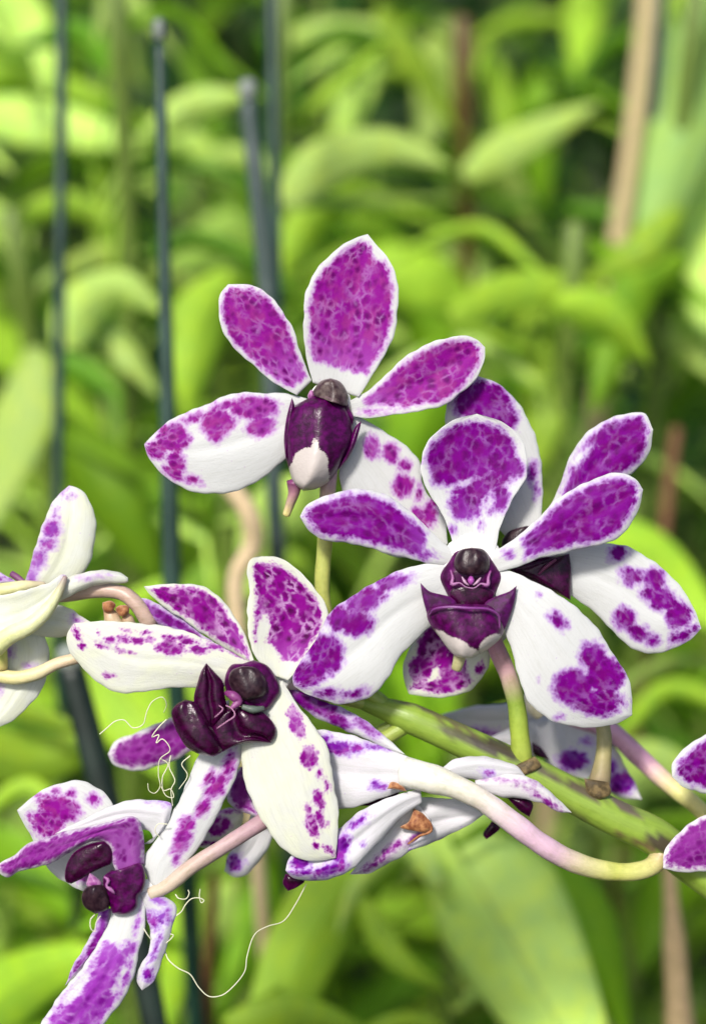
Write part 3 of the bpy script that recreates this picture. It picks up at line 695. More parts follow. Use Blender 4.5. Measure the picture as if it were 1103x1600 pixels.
def flower(parent, label, fr, pts, rad, colors, hub=None, paint=(), mat='pedicel'):
    """flower part = its pedicel and the little receptacle the petals grow from"""
    parts = []
    tube(parent, 'f', mat, fr, pts, rad, colors, paint=paint, collect=parts, wob=.03)
    if hub:
        hx, hy, hz, hr = hub
        th = np.linspace(0, np.pi, 12); V = []
        for a in th:
            for k in range(16):
                q = 2 * math.pi * k / 16
                V.append((hx + hr * math.sin(a) * math.cos(q), hy + hr * math.sin(a) * math.sin(q), hz - hr * .22 * math.cos(a)))
        F = [(i * 16 + k, i * 16 + (k + 1) % 16, (i + 1) * 16 + (k + 1) % 16, (i + 1) * 16 + k) for i in range(11) for k in range(16)]
        V = np.array(V); parts.append((at(V), F, {'tint': np.tile((.80, .78, .78), (len(V), 1)), 'pq': V}))
    o = join(parts, 'flower', mat, parent, label)
    return o
P = petal
# ---- A topmost bloom
A = flower(spray, 'topmost bloom with upright pointed sepal and white tipped plum lip', 'px', [(520, 640, 22), (514, 740, 22), (508, 840, 30), (505, 940, 40), (540, 1050, 50), (600, 1100, 50)],
           [13, 13, 12, 12, 12, 12], [PNK, (.50, .30, .36), YG, YG, YG, GRN], hub=(515, 628, 8, 34))
P(A, 'dorsal_sepal', 'petal_bright', 'z2', [(180, 760), (150, 640), (135, 470), (145, 330), (200, 220), (300, 115), (380, 68), (442, 48)], [(400, 830), (480, 700), (560, 560), (585, 400), (582, 250), (530, 150), (480, 95), (442, 48)],
  z=(8, -6), bow=-6, cup=-10, fill=(8, .13, .93), neg=[(330, 800, 16, 40, 0), (520, 120, 60, 60), (150, 260, 40, 70, 20), (560, 560, 26, 120, 25)])
P(A, 'petal', 'petal_bright', 'z1', [(880, 750), (820, 600), (790, 500), (730, 400), (650, 320), (570, 290), (480, 288)], [(810, 820), (700, 760), (580, 660), (470, 540), (435, 430), (440, 340), (480, 288)],
  z=(8, 0), bow=-8, cup=-6, fill=(5, .05, .97))
P(A, 'lateral_sepal', 'petal_bright', 'z1', [(870, 840), (760, 812), (650, 808), (520, 810), (380, 860), (220, 930), (130, 1000), (78, 1055)], [(870, 1000), (750, 1130), (650, 1210), (540, 1270), (400, 1295), (280, 1270), (170, 1200), (100, 1120), (78, 1055)],
  z=(14, 0), bow=-10, cup=8, blobs=[(600, 880, 130, 62), (430, 950, 90, 70), (420, 1000, 45, 55), (640, 970, 80, 55, -10), (480, 870, 90, 30, -15), (220, 1020, 85, 75), (140, 1080, 60, 50), (230, 1140, 50, 60), (310, 1225, 50, 24, 20), (220, 1190, 60, 40, 30), (310, 930, 60, 26, -20)])
P(A, 'petal', 'petal_bright', 'z2', [(350, 850), (430, 808), (500, 750), (590, 660), (700, 590), (800, 550), (890, 533), (960, 550), (1003, 590)], [(370, 920), (430, 930), (500, 925), (650, 900), (800, 870), (880, 820), (960, 740), (1000, 650), (1003, 590)],
  z=(8, -6), bow=-6, cup=-6, fill=(6, .10, .98), blobs=[(470, 895, 50, 16)], neg=[(700, 890, 200, 22, -6), (540, 880, 60, 9)])
P(A, 'lateral_sepal', 'petal_bright', 'z2', [(370, 900), (430, 938), (520, 990), (620, 1060), (690, 1140), (705, 1230), (740, 1310), (800, 1370), (825, 1530)], [(330, 1080), (305, 1200), (330, 1300), (400, 1450), (490, 1560), (640, 1600), (760, 1590), (825, 1530)],
  z=(14, 28), bow=10, cup=6, blobs=[(465, 1070, 45, 62, -10), (550, 1095, 45, 55, -20), (620, 1155, 36, 32), (610, 1255, 58, 62), (690, 1290, 22, 45), (680, 1390, 45, 40, 20), (740, 1390, 40, 60), (760, 1340, 36, 30), (700, 1440, 40, 30)])
parts = []
pillow(A, 'x', 'lip_plum', 'la', [(450, 288), (340, 340), (250, 395), (185, 520), (155, 700), (165, 880), (200, 1020), (240, 1130), (330, 1207)], [(620, 300), (720, 380), (790, 520), (805, 640), (790, 760), (720, 900), (650, 1030), (560, 1130), (450, 1190), (330, 1207)],
       z=2, H=46, blobs=[(380, 1070, 200, 220), (400, 930, 170, 140), (445, 810, 36, 100)], power=.55, collect=parts)
pillow(A, 'x', 'lip_plum', 'la', [(222, 315), (190, 420), (160, 560), (145, 720), (165, 930)], [(222, 315), (246, 380), (225, 520), (195, 720), (165, 930)], z=-6, H=8, collect=parts)
pillow(A, 'x', 'lip_plum', 'la', [(888, 535), (830, 590), (790, 680), (760, 800), (640, 1030)], [(888, 535), (870, 620), (820, 780), (760, 900), (640, 1030)], z=-4, H=9, collect=parts)
join(parts, 'lip', 'lip_plum', A)
pillow(A, 'column', 'cap_grey', 'la', [(590, 128), (500, 155), (440, 225), (420, 260), (440, 300), (560, 310)], [(590, 128), (680, 160), (740, 240), (760, 330), (745, 400), (690, 380), (560, 310)], z=0, H=34, power=.5)
pillow(A, 'column', 'stigma_pink', 'la', [(400, 240), (370, 300), (380, 330), (440, 300)], [(400, 240), (430, 250), (440, 280), (440, 300)], z=0, H=6).name = 'column_wing'
pillow(A, 'column_wing', 'lip_plum', 'la', [(750, 320), (720, 400), (750, 480), (805, 575)], [(750, 320), (770, 400), (815, 510), (805, 575)], z=2, H=8)
tube(A, 'spur', 'pedicel', 'la', [(250, 1120, 10), (240, 1230, 14), (200, 1350, 22), (168, 1440, 26)], [13, 9, 7, 6], [(.16, .03, .12), (.42, .22, .26), (.50, .38, .26), (.72, .62, .24)])

# ---- B front right-centre bloom
Bf = flower(spray, 'front bloom right of centre with round purple sepal and horned lip', 'px', [(742, 905, -20), (758, 960, 0), (772, 1004, 8), (794, 1057, 14), (806, 1100, 20), (812, 1150, 26), (816, 1196, 34)],
            [15, 14, 14, 14, 14, 15, 17], [PNK, (.50, .22, .36), (.50, .24, .34), (.55, .34, .36), GRN, (.34, .44, .06), (.30, .36, .06)], hub=(738, 885, -32, 52))
P(Bf, 'dorsal_sepal', 'petal_vivid', 'z3', [(715, 720), (690, 610), (640, 505), (592, 430), (574, 350), (582, 270), (620, 210), (700, 150), (800, 122)], [(870, 720), (892, 610), (920, 530), (960, 450), (1003, 375), (1008, 300), (980, 220), (900, 155), (800, 122)],
  z=(-34, -26), bow=10, cup=-14, ripple=4, blobs=[(790, 300, 180, 150), (790, 370, 150, 110), (755, 500, 72, 68), (880, 470, 55, 70, 20), (960, 340, 40, 55), (650, 320, 60, 100), (820, 580, 12, 14), (700, 600, 14, 22)], neg=[(700, 425, 40, 5, -20), (835, 540, 9, 50, 20)])
P(Bf, 'petal', 'petal_vivid', 'z3', [(720, 690), (660, 650), (580, 570), (500, 500), (400, 445), (290, 430), (180, 460), (100, 500), (75, 545)], [(720, 745), (620, 742), (550, 722), (460, 700), (380, 680), (280, 655), (180, 640), (115, 605), (75, 545)],
  z=(-36, -44), bow=-12, cup=8, fill=(6, .20, .97), blobs=[(580, 700, 50, 22, 10)], neg=[(470, 490, 90, 14, 35)])
P(Bf, 'petal', 'petal_vivid', 'z4', [(215, 790), (260, 775), (350, 710), (430, 640), (500, 570), (600, 510), (690, 475), (760, 468), (815, 492), (845, 535)], [(220, 880), (330, 852), (420, 815), (540, 790), (650, 765), (730, 740), (790, 680), (830, 610), (845, 535)],
  z=(-36, -50), bow=-14, cup=6, fill=(6, .20, .98), blobs=[(300, 795, 24, 20)])
P(Bf, 'lateral_sepal', 'petal_vivid', 'z3', [(740, 740), (640, 735), (550, 745), (450, 780), (350, 830), (260, 890), (190, 950), (145, 1040), (90, 1120), (45, 1205), (50, 1238)], [(730, 900), (620, 985), (540, 1060), (480, 1130), (440, 1200), (390, 1260), (320, 1300), (240, 1315), (150, 1290), (90, 1265), (50, 1238)],
  z=(-34, -30), bow=-22, cup=10, ripple=5, blobs=[(450, 815, 85, 36, -15), (340, 890, 110, 55, -30), (310, 980, 75, 60), (180, 1110, 80, 90), (110, 1190, 75, 60), (195, 1272, 60, 26), (300, 1272, 65, 20, -20), (240, 960, 60, 60)])
P(Bf, 'lateral_sepal', 'petal_vivid', 'z4', [(230, 900), (275, 1080), (310, 1190), (345, 1320), (395, 1415), (480, 1480), (560, 1500), (660, 1502), (745, 1485), (800, 1455)], [(240, 850), (320, 872), (400, 910), (500, 960), (590, 1030), (680, 1130), (725, 1205), (780, 1290), (800, 1380), (800, 1455)],
  z=(-34, -34), bow=-24, cup=10, ripple=5, blobs=[(500, 1070, 46, 32, 40), (640, 1210, 58, 62), (690, 1290, 85, 85), (560, 1340, 88, 80), (660, 1400, 110, 62), (420, 963, 9, 9), (420, 1310, 8, 9), (505, 1465, 18, 12)])
parts = []
pillow(Bf, 'x', '', 'lb', [(560, 155), (470, 180), (430, 240), (365, 345), (400, 430), (450, 510), (560, 570)], [(560, 155), (660, 165), (720, 240), (780, 350), (755, 420), (700, 510), (560, 570)], z=-36, H=20, power=.4, collect=parts)
join(parts, 'column', 'lip_plum', Bf)
pillow(Bf, 'anther_cap', 'cap_dark', 'lb', [(580, 150), (500, 170), (462, 250), (480, 310), (570, 340)], [(580, 150), (660, 165), (700, 240), (680, 320), (570, 340)], z=-50, H=26, power=.5)
parts = []
tube(None, 'x', '', 'lb', [(440, 300, -60), (455, 350, -62), (450, 395, -64), (500, 385, -66), (540, 412, -68), (600, 418, -68), (640, 390, -66), (685, 400, -64), (690, 350, -62), (705, 305, -60)], [1.4, 2.4, 3.6, .9, .8, .8, .9, 3.6, 2.4, 1.4], [(.22, .04, .20), (.42, .20, .38), (.22, .04, .20)], collect=parts, seg=8)
tube(None, 'x', '', 'lb', [(515, 345, -64), (540, 385, -68), (560, 400, -68)], [1.0, 2.4, .8], [(.46, .28, .42)] * 2, collect=parts, seg=8)
tube(None, 'x', '', 'lb', [(640, 350, -64), (610, 385, -68), (590, 400, -68)], [1.0, 2.4, .8], [(.46, .28, .42)] * 2, collect=parts, seg=8)
tube(None, 'x', '', 'lb', [(575, 345, -64), (575, 375, -68), (575, 392, -66)], [3, 5.5, 3], [(.36, .07, .36)] * 2, collect=parts, seg=10)
join(parts, 'stigma', 'pedicel', Bf)
pillow(Bf, 'throat', 'lip_dark', 'lb', [(570, 400), (450, 420), (430, 460), (480, 530), (560, 590)], [(570, 400), (690, 420), (730, 450), (680, 530), (560, 590)], z=-52, H=7)
parts = []
pillow(Bf, 'x', '', 'lb', [(240, 384), (250, 460), (275, 560), (310, 650), (450, 600)], [(240, 384), (300, 440), (380, 462), (440, 480), (480, 520), (450, 600)], z=-60, H=9, collect=parts)
pillow(Bf, 'x', '', 'lb', [(878, 404), (830, 440), (740, 475), (670, 515), (640, 600)], [(878, 404), (865, 500), (840, 590), (790, 700), (740, 720), (640, 600)], z=-58, H=10, collect=parts)
join(parts, 'lip_side_lobe', 'lip_lobe', Bf)
pillow(Bf, 'lip', 'lip_plum', 'lb', [(480, 522), (380, 528), (295, 550), (283, 610), (310, 670), (370, 750), (430, 830), (480, 872), (545, 886)], [(600, 528), (700, 535), (755, 580), (790, 660), (785, 730), (720, 800), (640, 855), (590, 882), (545, 886)], z=-60, H=34, power=.55,
       blobs=[(520, 890, 130, 85), (700, 790, 90, 46, -40), (400, 740, 70, 22, 35), (470, 800, 110, 50, 20)])
tube(Bf, 'lip_crest', 'pedicel', 'lb', [(300, 600, -74), (330, 560, -88), (430, 545, -96), (560, 552, -98), (690, 560, -92), (755, 600, -84), (765, 690, -76)], [1.2, 1.8, 2, 2.2, 2, 2, 1.2], [(.14, .01, .15), (.22, .06, .25), (.18, .03, .20), (.22, .06, .22)], seg=8)
tube(Bf, 'spur', 'pedicel', 'lb', [(505, 850, -52), (495, 900, -46), (478, 955, -40)], [10, 9, 8], [(.45, .40, .24), (.48, .46, .24), (.40, .36, .18)])

# ---- C rear right bloom
Cf = flower(spray, 'rear bloom at right, its middle hidden by the front bloom', 'px', [(846, 900, 45), (880, 1000, 60), (925, 1080, 55), (942, 1140, 50), (942, 1180, 45), (932, 1246, 46)],
            [14, 12, 11, 11, 12, 19], [PNK, YG, (.40, .32, .16), (.34, .30, .14), (.36, .32, .14), (.22, .15, .12)], hub=(846, 890, 26, 40))
P(Cf, 'dorsal_sepal', 'petal_vivid', 'z4', [(380, 840), (200, 620), (80, 420), (42, 280), (45, 190), (100, 110), (175, 72)], [(450, 760), (434, 640), (436, 500), (425, 380), (385, 270), (330, 170), (250, 100), (175, 72)],
  z=(26, 20), bow=12, cup=8, blobs=[(190, 180, 125, 95), (240, 260, 90, 80), (300, 250, 40, 60), (390, 460, 26, 50), (412, 530, 14, 35)])
P(Cf, 'petal', 'petal_vivid', 'z4', [(440, 660), (500, 530), (540, 420), (600, 320), (680, 255), (760, 230), (850, 224), (886, 290)], [(440, 760), (580, 660), (700, 550), (800, 465), (840, 430), (872, 380), (886, 290)],
  z=(26, 10), bow=-6, cup=8, fill=(6, .2, .97), neg=[(590, 400, 30, 12, -40)])
P(Cf, 'lateral_sepal', 'petal_vivid', 'z4', [(430, 800), (550, 765), (640, 755), (720, 755), (800, 772), (880, 822), (960, 890), (1020, 960), (1058, 1030), (1082, 1100)], [(430, 900), (560, 970), (640, 1030), (700, 1090), (760, 1150), (860, 1202), (950, 1190), (1030, 1152), (1082, 1100)],
  z=(26, 12), bow=-10, cup=10, blobs=[(742, 795, 42, 36), (800, 890, 55, 40, 10), (890, 900, 50, 50), (920, 980, 90, 50, 25), (990, 1050, 60, 60), (770, 1060, 50, 50, 30), (830, 1120, 70, 34, 30), (1000, 1130, 55, 30, -30), (880, 1150, 40, 25), (1055, 1100, 20, 20)])
P(Cf, 'lateral_sepal', 'petal_spotted', 'z3', [(1000, 820), (800, 880), (620, 980), (540, 1060), (498, 1160), (505, 1230), (522, 1272)], [(1020, 920), (920, 1040), (862, 1110), (840, 1180), (770, 1255), (680, 1285), (600, 1285), (522, 1272)],
  z=(30, 30), bow=0, cup=8, blobs=[(620, 1090, 70, 80), (570, 1170, 50, 60), (700, 1170, 60, 70), (660, 1240, 90, 30), (735, 1210, 40, 40), (812, 1165, 16, 30, 15), (570, 1240, 40, 20), (640, 1020, 60, 40)])
parts = []
pillow(Cf, 'x', '', 'z4', [(545, 795), (430, 815), (305, 862), (380, 900), (550, 985)], [(545, 795), (552, 850), (553, 920), (552, 960), (550, 985)], z=8, H=16, collect=parts)
join(parts, 'lip', 'lip_dark', Cf)
pillow(Cf, 'column', 'cap_dark', 'z4', [(370, 682), (300, 705), (270, 750), (290, 800), (360, 830)], [(370, 682), (440, 690), (470, 740), (450, 800), (360, 830)], z=16, H=14)
tube(Cf, 'stigma', 'pedicel', 'z4', [(420, 880, -8), (450, 850, -12), (490, 820, -10)], [2, 3, 2], [(.10, .01, .06), (.16, .03, .09)], seg=8)

# ---- J blurred bloom behind the stem
J = flower(spray, 'pale bloom out of focus behind the green stem', 'px', [(890, 1120, 180), (950, 1140, 170), (995, 1180, 160), (1040, 1222, 140), (1090, 1262, 120), (1150, 1330, 90), (1180, 1400, 60)], [16, 15, 15, 14, 13, 12, 12], [PNK, PNK, PNK, (.72, .68, .26), (.72, .70, .26), YG, YG], hub=(880, 1120, 190, 24))
P(J, 'lateral_sepal', 'petal_pale', 'px', [(880, 1105), (800, 1100), (740, 1103), (685, 1118)], [(870, 1140), (800, 1148), (730, 1150), (685, 1118)], z=(190, 170), blobs=[(750, 1145, 40, 8)])
P(J, 'petal', 'petal_pale', 'px', [(880, 1115), (830, 1125), (790, 1140), (750, 1158)], [(880, 1150), (850, 1180), (800, 1185), (750, 1158)], z=(185, 150))
P(J, 'lateral_sepal', 'petal_pale', 'r1', [(400, 430), (260, 460), (270, 600), (350, 680), (430, 720), (520, 740)], [(480, 440), (560, 500), (580, 600), (560, 700), (520, 740)], z=(180, 140), blobs=[(450, 650, 80, 55), (520, 560, 30, 25)])
P(J, 'petal', 'petal_pale', 'r1', [(560, 470), (640, 560), (700, 660), (750, 750), (788, 842)], [(520, 500), (570, 640), (620, 790), (700, 835), (788, 842)], z=(180, 150), blobs=[(690, 760, 75, 60), (640, 680, 30, 40)])
pillow(J, 'lip', 'lip_dark', 'r1', [(250, 560), (260, 620), (340, 650)], [(250, 560), (300, 590), (340, 650)], z=140, H=10)
tube(J, 'column', 'pedicel', 'r1', [(215, 340, 150), (250, 380, 145), (290, 430, 150)], [8, 12, 9], [(.78, .74, .6), (.75, .66, .45)])

# ---- G bloom seen from behind
G = flower(spray, 'white bloom seen from behind on a long curved pink stalk', 'px', [(632, 1206, -30), (660, 1213, -40), (700, 1225, -46), (750, 1248, -48), (800, 1285, -44), (850, 1322, -34), (895, 1346, -20), (945, 1360, -4), (990, 1362, 12), (1020, 1352, 26), (1038, 1325, 40)],
           [24, 23, 18, 17, 18, 17, 17, 16, 14, 14, 17], [(.70, .70, .64), (.68, .66, .56), (.66, .62, .52), (.66, .56, .56), (.64, .44, .54), (.62, .42, .52), (.60, .54, .30), (.56, .58, .14), (.60, .58, .22), (.34, .22, .16)], paint=[((618, 1255, 20, 5, 20), (.5, .3, .15))])
P(G, 'lateral_sepal', 'petal_pale', 'g1', [(560, 270), (480, 225), (400, 195), (300, 160), (200, 138), (140, 150), (105, 230)], [(540, 350), (460, 365), (400, 385), (330, 410), (240, 425), (150, 390), (105, 230)], z=(-30, 10), bow=-10, cup=12, ripple=7, blobs=[(250, 205, 75, 28, 8), (310, 210, 40, 20), (385, 200, 55, 12, 5), (395, 340, 36, 20), (200, 170, 40, 20)])
P(G, 'petal', 'petal_vivid', 'g1', [(490, 228), (460, 200), (400, 145), (300, 78), (200, 35), (60, -20), (40, -25)], [(490, 228), (440, 212), (380, 185), (270, 140), (180, 100), (90, 30), (40, -25)], z=(-24, 12), bow=4, cup=6, ripple=1, blobs=[(160, 40, 130, 40, 25), (250, 105, 70, 26, 28), (350, 130, 60, 22, 32), (60, 0, 60, 40)])
P(G, 'lateral_sepal', 'petal_pale', 'g1', [(545, 350), (490, 362), (430, 383), (330, 430), (250, 490), (130, 560), (72, 600), (60, 645)], [(550, 400), (480, 450), (400, 540), (320, 620), (260, 660), (160, 682), (90, 672), (60, 645)], z=(-30, -36), bow=-16, cup=12, ripple=8, blobs=[(255, 570, 34, 70, 20), (115, 615, 40, 30, -20), (220, 640, 70, 26, -20), (320, 470, 46, 16, -30), (340, 550, 12, 12), (130, 650, 60, 14)])
P(G, 'petal', 'petal_lilac', 'g1', [(520, 385), (465, 430), (400, 520), (335, 600), (290, 658)], [(590, 470), (570, 520), (500, 580), (420, 625), (360, 652), (290, 658)], z=(-10, -6), bow=6, cup=12, ripple=9, blobs=[(430, 570, 60, 16, -35), (380, 620, 60, 12, -30), (520, 530, 50, 14, -30)])
P(G, 'petal', 'petal_pale', 'g1', [(540, 380), (640, 385), (720, 405), (772, 442)], [(470, 578), (560, 556), (640, 520), (700, 490), (772, 442)], z=(-2, 6), cup=12, bow=-4, ripple=9, blobs=[(640, 530, 120, 7, -26), (510, 575, 30, 10)])
P(G, 'dorsal_sepal', 'petal_pale', 'g1', [(560, 330), (610, 285), (660, 250), (740, 232), (830, 245), (890, 270), (918, 302)], [(580, 350), (640, 320), (740, 318), (830, 318), (918, 302)], z=(-20, 0), cup=10, bow=-8, blobs=[(782, 293, 27, 15)])
P(G, 'petal', 'petal_lilac', 'g1', [(740, 320), (830, 302), (920, 303), (1000, 350), (1050, 400), (1086, 436)], [(740, 345), (830, 380), (900, 385), (980, 400), (1030, 432), (1086, 436)], z=(-10, -4), cup=8, bow=-14, blobs=[(990, 392, 60, 12, 32), (880, 325, 80, 7, 5), (930, 350, 40, 6, 20)])
parts = []
pillow(G, 'x', '', 'g1', [(855, 383), (920, 381), (948, 405), (935, 452)], [(855, 383), (880, 410), (900, 430), (935, 452)], z=6, H=10, collect=parts)
pillow(G, 'x', '', 'g1', [(480, 352), (400, 372), (310, 412)], [(480, 352), (455, 378), (390, 408), (310, 412)], z=4, H=5, collect=parts)
pillow(G, 'x', '', 'g1', [(60, 655), (50, 690), (70, 718)], [(60, 655), (130, 680), (100, 705), (70, 718)], z=6, H=8, collect=parts)
pillow(G, 'x', '', 'g1', [(800, 465), (768, 515), (780, 532)], [(800, 465), (830, 490), (800, 520), (780, 532)], z=60, H=8, collect=parts)
join(parts, 'lip', 'lip_dark', G)
parts = []
pillow(G, 'x', '', 'g1', [(520, 420), (500, 470), (470, 488), (560, 510)], [(520, 420), (560, 445), (582, 490), (560, 510)], z=-20, H=9, collect=parts)
pillow(G, 'x', '', 'g1', [(425, 350), (440, 325), (480, 340), (495, 360)], [(425, 350), (455, 352), (480, 358), (495, 360)], z=-42, H=4, collect=parts)
tube(None, 'x', '', 'g1', [(500, 548, -16), (540, 520, -20), (582, 500, -20), (575, 470, -22), (530, 440, -24)], [1.5, 2, 2.5, 2.5, 1.5], [(1, 1, 1)] * 2, seg=8, collect=parts)
for q in parts:
    n_ = len(q[0]); q[2].pop('tint', None)
    for kx in ('sd', 'ed', 'uu'): q[2].setdefault(kx, np.full(n_, -20.0 if kx == 'sd' else 3.0))
join(parts, 'withered_tissue', 'dry_brown', G)

# ---- K bloom hidden behind the crossing petals
K = flower(spray, 'small bloom mostly hidden behind the pale hanging sepal', 'px', [(372, 1230, 60), (430, 1230, 70), (520, 1180, 70), (620, 1130, 60)], [10, 10, 10, 10], [PNK, WHT, YG, GRN], hub=(372, 1230, 50, 14))
P(K, 'petal', 'petal_lilac', 'e1', [(680, 800), (645, 850), (632, 910), (660, 950), (748, 980)], [(690, 800), (705, 850), (722, 910), (748, 980)], z=(40, 20), fill=(2, -.1, 1.1))
P(K, 'petal', 'petal_spotted', 'e1', [(690, 960), (640, 945), (580, 970), (530, 1030), (512, 1085)], [(692, 980), (672, 1030), (620, 1075), (560, 1090), (512, 1085)], z=(50, 40), blobs=[(600, 1015, 50, 34, -20), (640, 1060, 60, 12, -30), (640, 960, 40, 8), (560, 1075, 50, 8)])
P(K, 'lateral_sepal', 'petal_pale', 'e1', [(720, 960), (690, 1050), (640, 1110), (622, 1175)], [(800, 1040), (770, 1110), (710, 1180), (660, 1196), (622, 1175)], z=(70, 90), blobs=[(662, 1145, 36, 30)])

# ---- E left centre bloom with dark lip turned to the left
E = flower(spray, 'left centre bloom with near black plum lip turned to the left', 'px', [(435, 1050, -10), (470, 1075, 30), (530, 1090, 50), (600, 1105, 55)], [16, 12, 11, 11], [WHT, PNK, YG, GRN], hub=(428, 1052, -14, 30))
P(E, 'dorsal_sepal', 'petal_spotted', 'e1', [(790, 470), (720, 380), (706, 250), (710, 150), (703, 85), (722, 52), (757, 43)], [(850, 490), (915, 420), (962, 350), (992, 280), (984, 210), (935, 145), (870, 80), (810, 47), (757, 43)],
  z=(-30, -22), bow=8, cup=-10, fill=(9, .14, .96), neg=[(760, 320, 22, 60, 10), (770, 400, 60, 40, 40), (720, 190, 16, 60)])
P(E, 'petal', 'petal_spotted', 'e1', [(730, 420), (685, 300), (630, 220), (570, 165), (500, 143), (420, 143), (333, 152)], [(730, 440), (640, 382), (560, 332), (470, 270), (400, 220), (360, 185), (333, 152)],
  z=(-28, -10), bow=4, cup=6, fill=(5, .06, .95), neg=[(660, 260, 60, 16, 50)])
P(E, 'petal', 'petal_vivid', 'e1', [(660, 400), (560, 335), (480, 268), (400, 225), (340, 195), (306, 192)], [(660, 420), (560, 370), (480, 330), (400, 300), (340, 262), (306, 192)],
  z=(-14, 4), bow=4, cup=4, fill=(2.5, -.1, 1.0))
P(E, 'lateral_sepal', 'petal_spotted', 'e1', [(760, 440), (690, 412), (620, 372), (520, 325), (400, 295), (280, 280), (160, 278), (82, 285)], [(740, 520), (620, 510), (520, 515), (400, 520), (260, 535), (190, 515), (120, 450), (68, 385), (58, 325), (82, 285)],
  z=(-32, -34), bow=-16, cup=10, blobs=[(210, 345, 24, 15), (260, 340, 34, 17, 8), (312, 347, 26, 16), (358, 343, 24, 16), (430, 372, 58, 28, 5), (408, 332, 22, 12), (530, 380, 40, 18, 5), (480, 345, 60, 14, 10), (590, 368, 36, 12, 12), (665, 385, 40, 20, 30), (180, 365, 26, 9, 15), (255, 383, 38, 7, 12), (110, 368, 15, 12), (208, 474, 22, 12, 15), (270, 312, 18, 8), (95, 320, 14, 30, -25), (173, 318, 10, 9), (350, 318, 22, 8)])
P(E, 'petal', 'petal_lilac', 'e1', [(640, 560), (520, 600), (440, 622), (380, 645), (300, 678), (232, 708), (204, 755)], [(640, 680), (520, 735), (450, 775), (380, 800), (290, 812), (225, 792), (204, 755)],
  z=(20, 90), bow=30, cup=8, fill=(5, -.1, .99))
P(E, 'lateral_sepal', 'petal_spotted', 'e1', [(770, 560), (690, 710), (684, 800), (705, 880), (745, 970), (800, 1060), (870, 1120), (950, 1138), (1022, 1128)], [(830, 490), (880, 570), (935, 640), (990, 730), (1015, 850), (1030, 940), (1028, 1050), (1022, 1128)],
  z=(-34, -50), bow=-16, cup=10, blobs=[(880, 640, 28, 62, -18), (928, 765, 34, 44, -10), (960, 820, 10, 20), (990, 860, 10, 24, -10), (962, 918, 22, 34, -15), (925, 950, 16, 22), (968, 985, 18, 34, -10), (935, 1010, 24, 50, -12), (995, 1000, 8, 18), (1000, 1100, 12, 30, -60), (950, 1085, 14, 14)])
parts = []
pillow(E, 'x', '', 'le', [(380, 165), (345, 220), (310, 330), (290, 420), (310, 520), (420, 640)], [(380, 165), (440, 230), (498, 300), (512, 400), (530, 520), (420, 640)], z=-58, H=14, collect=parts, dent=8)
pillow(E, 'x', '', 'le', [(230, 428), (170, 458), (132, 510), (150, 620), (185, 690), (240, 770), (330, 820), (430, 838)], [(230, 428), (310, 450), (380, 540), (430, 640), (480, 720), (500, 790), (470, 820), (430, 838)], z=-60, H=24, collect=parts)
pillow(E, 'x', '', 'le', [(560, 480), (450, 560), (400, 650), (410, 780), (470, 810), (560, 770), (650, 742), (760, 738), (845, 738)], [(640, 480), (740, 500), (800, 530), (850, 580), (878, 640), (872, 700), (845, 738)], z=-56, H=16, collect=parts, dent=10)
join(parts, 'lip', 'lip_dark', E)
pillow(E, 'column', 'lip_plum', 'le', [(720, 143), (640, 168), (560, 178), (515, 260), (520, 360), (590, 450), (700, 525)], [(720, 143), (820, 185), (885, 280), (908, 370), (870, 440), (820, 500), (700, 525)], z=-42, H=24, power=.45)
pillow(E, 'anther_cap', 'cap_dark', 'le', [(640, 185), (560, 220), (540, 300), (600, 400), (690, 445)], [(640, 185), (740, 200), (810, 290), (805, 390), (690, 445)], z=-60, H=24, power=.5)
parts = []
tube(None, 'x', '', 'le', [(440, 555, -84), (480, 520, -88), (500, 495, -86), (470, 470, -80)], [.8, .8, .8, .6], [(.5, .22, .38)] * 2, seg=6, collect=parts)
tube(None, 'x', '', 'le', [(455, 635, -84), (520, 590, -90), (585, 540, -88), (560, 490, -84), (520, 470, -80)], [.8, .9, .9, .9, .8], [(.5, .22, .38)] * 2, seg=6, collect=parts)
tube(None, 'x', '', 'le', [(520, 380, -66), (570, 400, -74), (610, 440, -74), (560, 490, -80)], [4, 8, 7, 3], [(.16, .02, .13), (.26, .07, .22)], seg=10, collect=parts)
tube(None, 'x', '', 'le', [(640, 480, -74), (720, 500, -72), (790, 490, -64)], [4, 6, 4], [(.10, .13, .11)] * 2, seg=10, collect=parts)
join(parts, 'stigma', 'pedicel', E)

# ---- F drooping bloom bottom left
Ff = flower(spray, 'drooping side view bloom at bottom left with purple underside petal', 'px', [(236, 1396, -46), (262, 1384, -50), (300, 1354, -48), (350, 1322, -40), (410, 1284, -20), (480, 1240, 20), (560, 1180, 40), (640, 1130, 50)],
            [11, 12, 12, 13, 13, 12, 12, 12], [(.55, .47, .36), (.48, .37, .30), (.44, .30, .31), (.38, .23, .27), (.40, .27, .27), YG, YG, GRN], hub=(232, 1395, -46, 22))
P(Ff, 'lateral_sepal', 'petal_bright', 'f1', [(520, 420), (470, 260), (440, 190), (400, 140), (320, 98), (220, 115), (140, 155), (68, 216)], [(500, 480), (420, 540), (330, 532), (240, 490), (180, 430), (130, 330), (95, 270), (68, 216)],
  z=(-30, -12), bow=10, cup=8, blobs=[(235, 205, 90, 50, 15), (190, 260, 70, 55), (200, 300, 60, 25), (215, 137, 20, 14), (282, 152, 20, 18), (365, 172, 32, 24, 20), (158, 160, 28, 16), (120, 240, 16, 20), (330, 480, 40, 24)])
